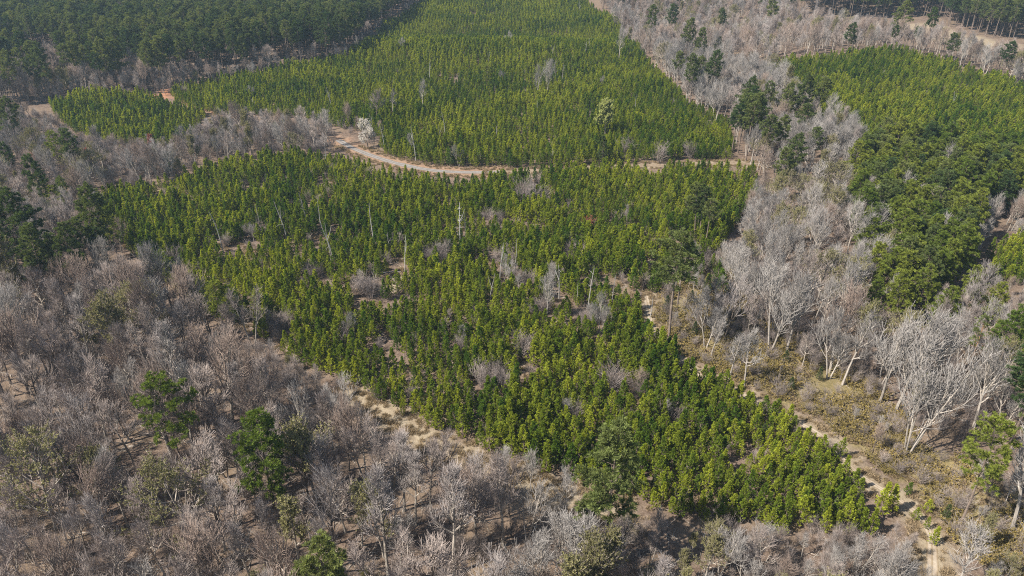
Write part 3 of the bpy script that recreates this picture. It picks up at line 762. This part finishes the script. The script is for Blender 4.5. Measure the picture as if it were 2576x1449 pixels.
fill(B1, 4.0, 500, [('bare', 84), ('budding', 6), ('pale', 8), ('shrub', 8), ('snag', 2)], 10.5, 18)
fill(OUT_L, 5.0, 505, [('bare', 80), ('budding', 14), ('pine', 5)], 10, 17)
fill(B2, 3.0, 510, [('bare', 26), ('pale', 40), ('budding', 16), ('shrub', 22)], 6.5, 11)
fill(B3, 5.0, 520, [('pale', 60), ('bare', 20), ('budding', 12), ('shrub', 16)], 10, 15.5)
fill(B4, 4.2, 530, [('bare', 45), ('pale', 24), ('budding', 22), ('shrub', 18)], 7, 14)
fill(B4B, 2.7, 535, [('bare', 40), ('pale', 20), ('budding', 18), ('shrub', 40)], 4.0, 7.0)
fill(B12, 3.0, 545, [('bare', 60), ('pale', 14), ('shrub', 30), ('budding', 6)], 4.5, 9)
fill(B5, 4.0, 540, [('bare', 50), ('pale', 12), ('budding', 14), ('pine', 26), ('shrub', 20)], 9, 15)
fill(B6, 5.0, 550, [('bare', 74), ('pale', 14), ('budding', 10), ('pine', 1.8)], 9, 15)
fill(B7, 4.6, 560, [('pale', 72), ('bare', 14), ('budding', 6), ('pine', 7)], 11, 17)
fill(M1, 4.9, 570, [('pine', 93), ('bare', 5), ('budding', 3)], 12, 18)
fill(M2, 4.9, 580, [('pine', 97), ('bare', 3)], 12, 18)
fill(B8, 4.0, 700, [('bare', 50), ('pale', 14), ('pine', 10), ('thin_pine', 8), ('shrub', 20)], 8, 14)
fill(B9, 4.6, 710, [('bare', 44), ('pale', 26), ('thin_pine', 16), ('bright_pine', 12), ('shrub', 10)], 10, 15)
fill(B13, 3.2, 712, [('shrub', 50), ('bare', 25), ('pale', 20), ('budding', 8)], 4, 6.5)
fill(B14, 4.4, 714, [('pale', 40), ('bare', 50), ('thin_pine', 8)], 9, 13)
fill(B10, 3.6, 720, [('shrub', 50), ('cedar', 22), ('pale', 26)], 6, 9)
fill(B11, 4.2, 730, [('shrub', 60), ('pale', 24), ('budding', 10)], 5, 9)
fill(M3, 3.7, 590, [('mid_pine', 92), ('bare', 4), ('pale', 4)], 12.5, 17)
fill(P1, 5.6, 600, [('shrub', 92), ('snag', 4), ('cedar', 2)], 2, 4, avoid=False)
B15 = gpoly([(848, 322), (905, 318), (962, 330), (966, 378), (935, 380), (900, 366), (866, 352)])
fill(B15, 2.6, 645, [('bare', 30), ('pale', 30), ('shrub', 50)], 3, 6)
fill(OLIVE, 3.0, 648, [('shrub', 80), ('bare', 8), ('pale', 6), ('cedar', 3)], 3, 6)
rs = random.Random(640)
for qx, qy, qr in GAPS:
    for _ in range(int(qr * qr * 1.5)):
        a, d = rs.uniform(0, 6.28), qr * math.sqrt(rs.random())
        x, y = qx + math.cos(a) * d * 1.2, qy + math.sin(a) * d
        if np.any(np.hypot(TX - x, TY - y) < .5): continue
        if rs.random() < .22: rec('pale' if rs.random() < .6 else 'bare', x, y, rs.uniform(3.5, 6.5), rng=rs)
        else: rec('shrub', x, y, rs.uniform(2.0, 4.2), rng=rs)
fill(P2, 15.0, 610, [('shrub', 82), ('snag', 10), ('pale', 6)], 5, 9, avoid=False)
fill(P4, 14.0, 620, [('shrub', 90), ('snag', 8)], 5, 9)
print("plants", len(REC), {k: sum(r['kind'] == k for r in REC) for k in KIND})

# ------------------------------------------------------------------ labels
ORD = ['', 'second ', 'third ', 'fourth ', 'fifth ', 'sixth ', 'seventh ', 'eighth ', 'ninth ', 'tenth ', 'eleventh ', 'twelfth ', 'thirteenth ', 'fourteenth ', 'fifteenth ', 'sixteenth ', 'seventeenth ', 'eighteenth ', 'nineteenth ', 'twentieth ']
PH_KIND = dict(young_pine='young green pine', pine='tall pine', mid_pine='dense mid-height pine', bright_pine='bright pine', bare='grey bare tree', pale='pale bare tree', budding='olive budding tree',
               shrub='pale bare shrub', snag='dead trunk', cedar='small dark cedar', red_maple='red budding maple', thin_pine='thin pine', orange_pine='orange-trunked pine')
def auto_labels(recs):
    cl = {}
    for r in recs:
        u, v, _ = proj(r['x'], r['y'], r['z'] + r['h'] * .6)
        u_ = min(max(u, 0), PW); v_ = min(max(v, 0), PH)
        best = min(LAND, key=lambda L: math.hypot(L[1] - u_, (L[2] - v_) * 1.15))
        du, dv = u - best[1], v - best[2]
        if abs(du) > abs(dv) * 1.2: dr = 'left of' if du < 0 else 'right of'
        elif abs(dv) > abs(du) * 1.9 or abs(du) < 12: dr = 'below' if dv > 0 else 'above'
        else: dr = ('below and left of' if du < 0 else 'below and right of') if dv > 0 else ('above and left of' if du < 0 else 'above and right of')
        cl.setdefault((r['kind'], best[0], dr), []).append((math.hypot(du, dv), r))
    for (k, lm, dr), lst in cl.items():
        lst.sort(key=lambda t: t[0])
        sets = [('', lst)]
        if len(lst) > 9:                                 # a crowded spot: the taller and the shorter ones are counted apart
            md = sorted(t[1]['h'] for t in lst)[len(lst) // 2]
            sets = [('taller ', [t for t in lst if t[1]['h'] >= md]), ('shorter ', [t for t in lst if t[1]['h'] < md])]
        for ad, sub in sets:
            for i, (_, r) in enumerate(sub):
                o = (ORD[i] or 'nearest ') if i < len(ORD) else 'outer '
                r['label'] = f"{ad}{PH_KIND[k]}, {o}one {dr} the {lm}"

# ------------------------------------------------------------------ building: individuals and the rest
def tag(o, **kw):
    for k, v_ in kw.items():
        if v_: o[k] = v_

PARTBASE = {}
def build_plant(r):
    nm = NAME[r['kind']]
    e = bpy.data.objects.new(nm, None); COL.objects.link(e)
    e.empty_display_size = .5
    e.location = (r['x'], r['y'], r['z']); e.rotation_euler = (r['lean'][0], r['lean'][1], r['rot']); e.scale = (r['s'] * r.get('w', 1),) * 2 + (r['s'],)
    tag(e, label=r['label'], category=CAT[nm], group=GROUP.get(nm))
    for i, (pn, me) in enumerate(KIND[r['kind']][r['var']][1]):
        key = (r['kind'], r['var'], i)
        if key not in PARTBASE: o = PARTBASE[key] = bpy.data.objects.new(pn, me)
        else: o = PARTBASE[key].copy()
        COL.objects.link(o); o.parent = e
    return e

def merged(kind, var):
    """one mesh of all parts, for the trees of a stand that are too many to be things"""
    H, parts = KIND[kind][var]
    V = []; F = []; MI = []; mats = []; off = 0
    for _, me in parts:
        n = len(me.vertices); co = np.empty(n * 3, 'f'); me.vertices.foreach_get('co', co); V.append(co.reshape(-1, 3))
        F += [tuple(v_ + off for v_ in p.vertices) for p in me.polygons]; MI += [len(mats)] * len(me.polygons)
        mats.append(me.materials[0]); off += n
    m = bpy.data.meshes.new(NAME[kind] + '_in_stand'); m.from_pydata(np.concatenate(V).tolist(), [], F)
    for x in mats: m.materials.append(x)
    m.polygons.foreach_set('material_index', MI); m.update()
    return m

def stand(name, label, cat, protos, pts):
    """many like plants as one object: points with instanced meshes"""
    coll = bpy.data.collections.new(name + '_shapes')
    for i, me in enumerate(protos):
        coll.objects.link(bpy.data.objects.new(f"{name}_shape_{chr(97 + i // 26)}{chr(97 + i % 26)}", me))
    me = bpy.data.meshes.new(name); me.from_pydata([p[:3] for p in pts], [], [])
    a = me.attributes.new('idx', 'INT', 'POINT'); a.data.foreach_set('value', [p[3] for p in pts])
    a = me.attributes.new('rot', 'FLOAT_VECTOR', 'POINT'); a.data.foreach_set('vector', [c for p in pts for c in (0, 0, p[4])])
    a = me.attributes.new('scl', 'FLOAT_VECTOR', 'POINT'); a.data.foreach_set('vector', [c for p in pts for c in p[5]])
    o = bpy.data.objects.new(name, me); COL.objects.link(o)
    g = bpy.data.node_groups.new(name + '_nodes', 'GeometryNodeTree')
    g.interface.new_socket('Geometry', in_out='INPUT', socket_type='NodeSocketGeometry'); g.interface.new_socket('Geometry', in_out='OUTPUT', socket_type='NodeSocketGeometry')
    n, l = g.nodes, g.links
    gi = n.new('NodeGroupInput'); go = n.new('NodeGroupOutput'); ci = n.new('GeometryNodeCollectionInfo'); ip = n.new('GeometryNodeInstanceOnPoints')
    ci.inputs['Collection'].default_value = coll; ci.inputs['Separate Children'].default_value = True; ci.inputs['Reset Children'].default_value = True
    def attr(nm, ty):
        q = n.new('GeometryNodeInputNamedAttribute'); q.data_type = ty; q.inputs['Name'].default_value = nm; return q.outputs['Attribute']
    l.new(gi.outputs[0], ip.inputs['Points']); l.new(ci.outputs[0], ip.inputs['Instance']); ip.inputs['Pick Instance'].default_value = True
    l.new(attr('idx', 'INT'), ip.inputs['Instance Index']); l.new(attr('scl', 'FLOAT_VECTOR'), ip.inputs['Scale'])
    er = n.new('FunctionNodeEulerToRotation'); l.new(attr('rot', 'FLOAT_VECTOR'), er.inputs[0]); l.new(er.outputs[0], ip.inputs['Rotation'])
    l.new(ip.outputs[0], go.inputs[0])
    md = o.modifiers.new('plants', 'NODES'); md.node_group = g
    tag(o, label=label, category=cat, kind='stuff')
    return o

STUFF_TXT = dict(young_pine=('pine_plantation', 'young green pines filling the plantations behind the nearest rows', 'plantation'),
                 pine_tree=('pine_forest', 'tall dark pine forest massed beyond the far plantation edges', 'forest'),
                 bare_tree=('bare_woodland', 'distant grey leafless woodland massed round the plantations', 'woodland'),
                 budding_tree=('budding_woodland', 'distant olive budding trees mixed through the grey woods', 'woodland'),
                 bare_shrub=('bare_brush', 'small pale leafless brush scattered among far young pines', 'brush'),
                 dead_tree=('dead_trunks', 'distant thin dead trunks scattered in the far plantation', 'dead trunks'))
byname = {}
for r in REC: byname.setdefault(NAME[r['kind']], []).append(r)
individuals = []
for nm, lst in byname.items():
    def px(r):
        u, v, zc = proj(r['x'], r['y'], r['z'] + r['h'] * .55)
        inn = -20 < u < PW + 20 and v < PH + 10 and v > -5
        return (1e6 if r.get('special') else 0) + (r['h'] / zc if inn else 0)
    lst.sort(key=px, reverse=True)
    first = [r for r in lst[:300] if px(r) > 0]; rest = [r for r in lst if not any(r is q for q in first)] if len(first) < 300 else lst[300:]
    individuals += first
    if rest:
        keys = sorted({(r['kind'], r['var']) for r in rest}); ix = {k: i for i, k in enumerate(keys)}
        sn, sl2, scat = STUFF_TXT.get(nm, (nm + '_stand', 'further small evergreens scattered beyond the plantation', 'trees'))
        prs = random.Random(3)
        stand(sn, sl2, scat, [merged(*k) for k in keys],
              [(r['x'], r['y'], r['z'], ix[(r['kind'], r['var'])], r['rot'], (r['s'] * prs.uniform(.88, 1.15),) * 2 + (r['s'],)) for r in rest])
auto_labels([r for r in individuals if not r['label']])
for r in individuals: build_plant(r)

# ------------------------------------------------------------------ ground sheet
xs = np.concatenate([[-5000, -3500, -2400, -1600, -1100, -800, -650], np.arange(-520, -200, 8), np.arange(-200, 200, 1.6), np.arange(200, 521, 8), [650, 800, 1100, 1600, 2400, 3500, 5000]])
ys = np.concatenate([[-3000, -1500, -700, -300, -100, -20, 10], np.arange(30, 270, 1.6), np.arange(270, 460, 3), np.arange(460, 760, 8), [800, 900, 1100, 1500, 2200, 3500, 6000]])
GX, GY = np.meshgrid(xs, ys); GZ = hgt(GX, GY)
nx, ny = len(xs), len(ys)
V = np.stack([GX.ravel(), GY.ravel(), GZ.ravel()], 1)
idx = np.arange(nx * ny).reshape(ny, nx)
F = np.stack([idx[:-1, :-1], idx[:-1, 1:], idx[1:, 1:], idx[1:, :-1]], -1).reshape(-1, 4)
gm = bpy.data.meshes.new("ground"); gm.from_pydata(V.tolist(), [], F.tolist()); gm.update()
gx, gy = V[:, 0], V[:, 1]
wob = (vnoise(gx / 3, gy / 3) - .5) * 3.5
def soft(d, w_): return np.clip(1 - (d + wob) / w_, 0, 1)
grass = np.maximum(soft(seg_dist(STRIP, gx, gy) - 1.5, 3.0), soft(seg_dist(SAND, gx, gy) - 1.2, 2.5))
grass = np.maximum(grass, soft(np.hypot(gx - PATCH[0], (gy - PATCH[1]) * .7) - 2.5, 1.5))
grass = np.maximum(grass, soft(seg_dist(TRACKL, gx, gy) - .8, 2.0)); grass = np.maximum(grass, soft(seg_dist(ROADL, gx, gy) - 2.0, 2.5) * .6)
far_g = gpoly([(2080, 52), (2200, 56), (2370, 62), (2470, 96), (2576, 116), (2700, 130), (2700, 150), (2576, 140), (2440, 115), (2300, 92), (2150, 75)])
grass = np.maximum(grass, inside(far_g, gx, gy) * .9)
olive = inside(OLIVE, gx + wob, gy + wob) * 1.0
clay = np.maximum(soft(seg_dist(CLAYL, gx, gy) - 1.5, 3), soft(seg_dist(CLAYL2, gx, gy) - .5, 2) * .5)
clay = np.maximum(clay, soft(seg_dist(ROADL, gx, gy) - 3.2, 1.5) * .35)
ca = gm.color_attributes.new('cover', 'FLOAT_COLOR', 'POINT')
ca.data.foreach_set('color', np.stack([grass, olive, clay, np.ones_like(grass)], 1).ravel())
m, n, l = nt("forest_floor")
at_ = n.new("ShaderNodeAttribute"); at_.attribute_name = 'cover'
sep = n.new("ShaderNodeSeparateColor"); l.new(at_.outputs['Color'], sep.inputs[0])
tc = n.new("ShaderNodeTexCoord")
def noise(s, d=6, r_=.6):
    q = n.new("ShaderNodeTexNoise"); q.inputs['Scale'].default_value = s; q.inputs['Detail'].default_value = d; q.inputs['Roughness'].default_value = r_
    l.new(tc.outputs['Object'], q.inputs['Vector']); return q.outputs[0]
n1, n2, n3 = noise(.09), noise(.9, 8, .75), noise(6, 5, .7)
litter = mixrgb(n, l, ramp(n, l, n2, [(.32, (0, 0, 0)), (.68, (1, 1, 1))]), (0.084, 0.059, 0.045), (0.224, 0.171, 0.134))
litter = mixrgb(n, l, 1.0, litter, ramp(n, l, noise(2.6, 9, .85), [(.38, (.45, .42, .40)), (.56, (1.12, 1.1, 1.08))]), 'MULTIPLY')
litter = mixrgb(n, l, ramp(n, l, n1, [(.45, (0, 0, 0)), (.7, (1, 1, 1))]), litter, mixrgb(n, l, n3, (0.131, 0.100, 0.075), (0.219, 0.159, 0.103)))
tan = mixrgb(n, l, ramp(n, l, n2, [(.3, (0, 0, 0)), (.7, (1, 1, 1))]), (0.176, 0.132, 0.087), (0.340, 0.284, 0.199))
oliv = mixrgb(n, l, ramp(n, l, n2, [(.3, (0, 0, 0)), (.7, (1, 1, 1))]), (.11, .095, .04), (.27, .21, .11))
red = mixrgb(n, l, n2, (0.252, 0.111, 0.059), (0.385, 0.215, 0.133))
c = mixrgb(n, l, sep.outputs[1], litter, oliv); c = mixrgb(n, l, sep.outputs[0], c, tan); c = mixrgb(n, l, sep.outputs[2], c, red)
d = n.new("ShaderNodeBsdfDiffuse"); l.new(c, d.inputs[0])
bp = n.new("ShaderNodeBump"); bp.inputs['Strength'].default_value = .8; bp.inputs['Distance'].default_value = .35; l.new(n2, bp.inputs['Height']); l.new(bp.outputs[0], d.inputs['Normal'])
o = n.new("ShaderNodeOutputMaterial"); l.new(d.outputs[0], o.inputs[0])
gm.materials.append(m)
for p in gm.polygons: p.use_smooth = True
go_ = bpy.data.objects.new("ground", gm); COL.objects.link(go_)
tag(go_, label='brown leaf-littered forest floor with tan grass strips', category='ground', kind='structure')

# ------------------------------------------------------------------ gravel road and dirt track
def ribbon(name, line, wid, mat, label, cat, dz, wj=.5):
    pts = []
    for (x0, y0), (x1, y1) in zip(line[:-1], line[1:]):
        k = max(2, int(math.hypot(x1 - x0, y1 - y0) / 1.2))
        pts += [(x0 + (x1 - x0) * i / k, y0 + (y1 - y0) * i / k) for i in range(k)]
    pts.append(line[-1])
    P = np.array(pts)
    for _ in range(6): P[1:-1] = (P[:-2] + P[1:-1] * 2 + P[2:]) / 4
    vv = []; ff = []; rs = np.random.RandomState(4)
    for i in range(len(P)):
        t = P[min(i + 1, len(P) - 1)] - P[max(i - 1, 0)]; t = t / (np.hypot(*t) + 1e-9); nn = np.array([-t[1], t[0]])
        ww = wid * (1 + (vnoise(i / 3, 1.7) - .5) * wj)
        for s in (-.5, -.3, -.12, 0, .12, .3, .5):
            q = P[i] + nn * (ww * s); vv.append((q[0], q[1], float(hgt(q[0], q[1])) + dz))
        if i:
            for k in range(6): a = i * 7 + k; ff.append((a - 7, a - 6, a + 1, a))
    me = bpy.data.meshes.new(name); me.from_pydata([tuple(map(float, v_)) for v_ in vv], [], ff); me.materials.append(mat); me.update()
    ac = me.attributes.new('across', 'FLOAT', 'POINT'); ac.data.foreach_set('value', [0, .2, .38, .5, .62, .8, 1] * len(P))
    ob = bpy.data.objects.new(name, me); COL.objects.link(ob); tag(ob, label=label, category=cat, kind='structure'); return ob
def dirt(name, a, b, s):
    m, n, l = nt(name); tc = n.new("ShaderNodeTexCoord"); q = n.new("ShaderNodeTexNoise"); q.inputs['Scale'].default_value = s; q.inputs['Detail'].default_value = 7; q.inputs['Roughness'].default_value = .7
    l.new(tc.outputs['Object'], q.inputs['Vector'])
    c = mixrgb(n, l, ramp(n, l, q.outputs[0], [(.35, (0, 0, 0)), (.65, (1, 1, 1))]), a, b)
    ac = n.new("ShaderNodeAttribute"); ac.attribute_name = 'across'; c = mixrgb(n, l, 1.0, c, ramp(n, l, ac.outputs['Fac'], [(0, (.62, .55, .42)), (.2, (1, 1, 1)), (.38, (1, 1, 1)), (.5, (.66, .6, .48)), (.62, (1, 1, 1)), (.8, (1, 1, 1)), (1, (.62, .55, .42))]), 'MULTIPLY')
    d = n.new("ShaderNodeBsdfDiffuse"); l.new(c, d.inputs[0]); o = n.new("ShaderNodeOutputMaterial"); l.new(d.outputs[0], o.inputs[0]); return m
ribbon('road', ROADL, 2.9, dirt('gravel', (0.167, 0.153, 0.143), (0.247, 0.227, 0.213), 1.1), 'pale grey gravel road curving between the two plantations', 'road', .03)
ribbon('track', TRACKL, 2.0, dirt('track_dirt', (0.172, 0.128, 0.091), (0.252, 0.201, 0.148), .8), 'tan dirt track running right from the gravel road', 'track', .025)
ribbon('path', SAND, 1.5, dirt('sandy_soil', (0.239, 0.186, 0.134), (0.372, 0.314, 0.243), .7), 'sandy firebreak strip along the plantation right edge', 'path', .02, 1.0)

# ------------------------------------------------------------------ ground cover nobody could count
def cover(name, label, cat, protos, poly_fn, bbox, sp, seed, smin, smax):
    rs = np.random.RandomState(seed); x0, y0, x1, y1 = bbox
    nn = int((x1 - x0) * (y1 - y0) / (sp * sp)); X = rs.uniform(x0, x1, nn); Y = rs.uniform(y0, y1, nn)
    ok = poly_fn(X, Y, rs); X, Y = X[ok], Y[ok]; Z = hgt(X, Y)
    U, Vv, ZC = proj(X, Y, Z + 1)
    ok = (U > -60) & (U < PW + 60) & (Vv < PH + 80) & (Vv > -30); X, Y, Z = X[ok], Y[ok], Z[ok]
    pts = []
    for x, y, z in zip(X, Y, Z):
        s = rs.uniform(smin, smax); pts.append((float(x), float(y), float(z), int(rs.randint(len(protos))), float(rs.uniform(0, 6.28)), (s, s, s)))
    print(name, len(pts))
    return stand(name, label, cat, protos, pts)

def grass_tuft(seed, n, L, mat, spread=1.0, rad=.5):
    rng = random.Random(seed); g = Geo()
    for i in range(n):
        a = rng.uniform(0, 6.28); r_ = rad * math.sqrt(rng.random())
        g.tuft(Vector((math.cos(a) * r_, math.sin(a) * r_, 0)), Vector((0, 0, 1)), 5, L, L * .09, spread, rng)
    return g.mesh('grass_tuft', MAT[mat])
def scrub(seed):
    rng = random.Random(seed); B, K = Geo(), Geo()
    for i in range(34):
        a = rng.uniform(0, 6.28); d = Vector((math.cos(a) * .9, math.sin(a) * .9, rng.uniform(.5, 1.4))).normalized()
        p = Vector((math.cos(a) * .4 * rng.random(), math.sin(a) * .4 * rng.random(), 0)); L = rng.uniform(.7, 1.7); pts = [p]
        for s in range(4):
            d = (d + rvec(rng) * .25 + Vector((0, 0, -.14))).normalized(); pts.append(pts[-1] + d * (L / 4))
        B.tube(pts, [.014, .013, .012, .01, .008], 3)
        for s in range(8):
            k = rng.uniform(.8, 3.99); K.tuft(pts[int(k)].lerp(pts[int(k) + 1], k % 1), rvec(rng), 4, .16, .07, 1, rng)
    me = bpy.data.meshes.new('scrub'); nv = len(B.v); me.from_pydata(B.v + K.v, [], B.f + [tuple(i + nv for i in f) for f in K.f])
    me.materials.append(MAT['twig_tan']); me.materials.append(MAT['olive']); me.polygons.foreach_set('material_index', [0] * len(B.f) + [1] * len(K.f)); me.update(); return me
def sapling(seed):
    T, B, K = hardwood(seed, 4.2, 'slim', 1, n=(9, 5, 5), tip=.008)
    g = Geo(); nv = len(T.v); g.v = T.v + B.v; g.f = T.f + [tuple(i + nv for i in f) for f in B.f]
    return g.mesh('sapling', MAT['twig_tan'])
def stick(seed):
    rng = random.Random(seed); g = Geo()
    for i in range(3):
        a = rng.uniform(0, 6.28); L = rng.uniform(1.2, 4.5); d = Vector((math.cos(a), math.sin(a), rng.uniform(0, .08))); p = Vector((rng.gauss(0, .6), rng.gauss(0, .6), .05)); pts = [p]
        for s in range(4): d = (d + Vector((rng.gauss(0, .18), rng.gauss(0, .18), rng.gauss(0, .03)))).normalized(); pts.append(pts[-1] + d * (L / 4))
        r_ = rng.uniform(.03, .08); g.tube(pts, [r_ * (1 - .18 * s) for s in range(5)], 4)
    return g.mesh('stick', MAT['bark_grey'])
STK = [stick(740 + i) for i in range(6)]
cover('fallen_branches', 'fallen grey branches littering the floor of the bare woods', 'fallen branches', STK,
      lambda X, Y, rs: inside(B1, X, Y) | inside(B2, X, Y) | inside(B11, X, Y) | inside(B3, X, Y) | (inside(P1, X, Y) & (rs.rand(len(X)) < .3)), (-150, 50, 160, 250), 2.6, 25, .5, 1.2)
GR = [grass_tuft(700 + i, 26, .55, 'dry') for i in range(3)]
SCR = [scrub(710 + i) for i in range(4)]
SAP = [sapling(720 + i) for i in range(5)]
def near_lines(X, Y, rs):
    d = np.minimum(np.minimum(seg_dist(STRIP, X, Y), seg_dist(SAND, X, Y) * 1.0 + (seg_dist(SAND, X, Y) < 1.0) * 9), seg_dist(TRACKL, X, Y) + (seg_dist(TRACKL, X, Y) < 1.6) * 9)
    d = np.minimum(d, seg_dist(ROADL, X, Y) + (seg_dist(ROADL, X, Y) < 2.6) * 9 - 2)
    return d < 3.2 + rs.normal(0, 1.2, X.shape)
cover('dry_grass', 'tan dry grass along the firebreaks and track edges', 'grass', GR, near_lines, (-160, 70, 160, 270), .95, 21, .6, 1.3)
cover('plantation_grass', 'thin brown grass between the near young pines', 'grass', GR, lambda X, Y, rs: inside(P1, X, Y) & (vnoise(X / 4, Y / 4) > .45), (-130, 80, 130, 250), 1.5, 22, .6, 1.4)
cover('olive_scrub', 'olive brambly scrub under the white trees at right', 'scrub', SCR,
      lambda X, Y, rs: inside(OLIVE, X, Y) & (vnoise(X / 3.5, Y / 3.5) > .42) & (seg_dist(SAND, X, Y) > 2.2), (10, 60, 150, 190), 1.2, 23, .5, 2.0)
cover('pale_grass', 'pale dry grass between the scrub bushes at right', 'grass', GR,
      lambda X, Y, rs: inside(OLIVE, X, Y) & (vnoise(X / 5 + 20, Y / 5) > .36), (10, 60, 150, 190), 1.05, 26, .6, 1.5)
cover('undergrowth', 'thin leafless saplings filling the floor of the bare woods', 'undergrowth', SAP,
      lambda X, Y, rs: (inside(B1, X, Y) | inside(B2, X, Y) | inside(B4, X, Y) | inside(B4B, X, Y) | inside(B8, X, Y) | inside(B3, X, Y)) & (seg_dist(STRIP, X, Y) > 3) & (seg_dist(SAND, X, Y) > 3) & (vnoise(X / 9, Y / 9) > .28), (-260, 50, 200, 330), 2.5, 24, .45, 1.25)

# ------------------------------------------------------------------ fallen log by the tan clearing
g = Geo(); a = Vector(at(962, 688)); b = Vector(at(1010, 684)); a.z += .14; b.z += .14
g.tube([a, a.lerp(b, .5) + Vector((0, .1, .02)), b], [.17, .15, .1], 8)
lo = bpy.data.objects.new('fallen_log', g.mesh('fallen_log', MAT['snag'])); COL.objects.link(lo)
tag(lo, label='pale fallen log lying behind the bare tan clearing', category='log')

# ------------------------------------------------------------------ haze
HZ = 0.00014
m, n, l = nt("haze_air")
pv = n.new("ShaderNodeVolumePrincipled"); pv.inputs['Color'].default_value = (.55, .76, .95, 1); pv.inputs['Density'].default_value = HZ; pv.inputs['Anisotropy'].default_value = .2
o = n.new("ShaderNodeOutputMaterial"); l.new(pv.outputs[0], o.inputs['Volume'])
hx, hy0, hy1, hz0, hz1 = 5200, -3200, 6200, -12, 97
hm = bpy.data.meshes.new("haze")
hm.from_pydata([(x, y, z) for z in (hz0, hz1) for y in (hy0, hy1) for x in (-hx, hx)], [], [(0, 2, 3, 1), (4, 5, 7, 6), (0, 1, 5, 4), (2, 6, 7, 3), (0, 4, 6, 2), (1, 3, 7, 5)])
hm.materials.append(m); hm.update()
ho = bpy.data.objects.new("haze", hm); COL.objects.link(ho)
tag(ho, label='thin bluish haze over the whole woodland', category='haze', kind='stuff')
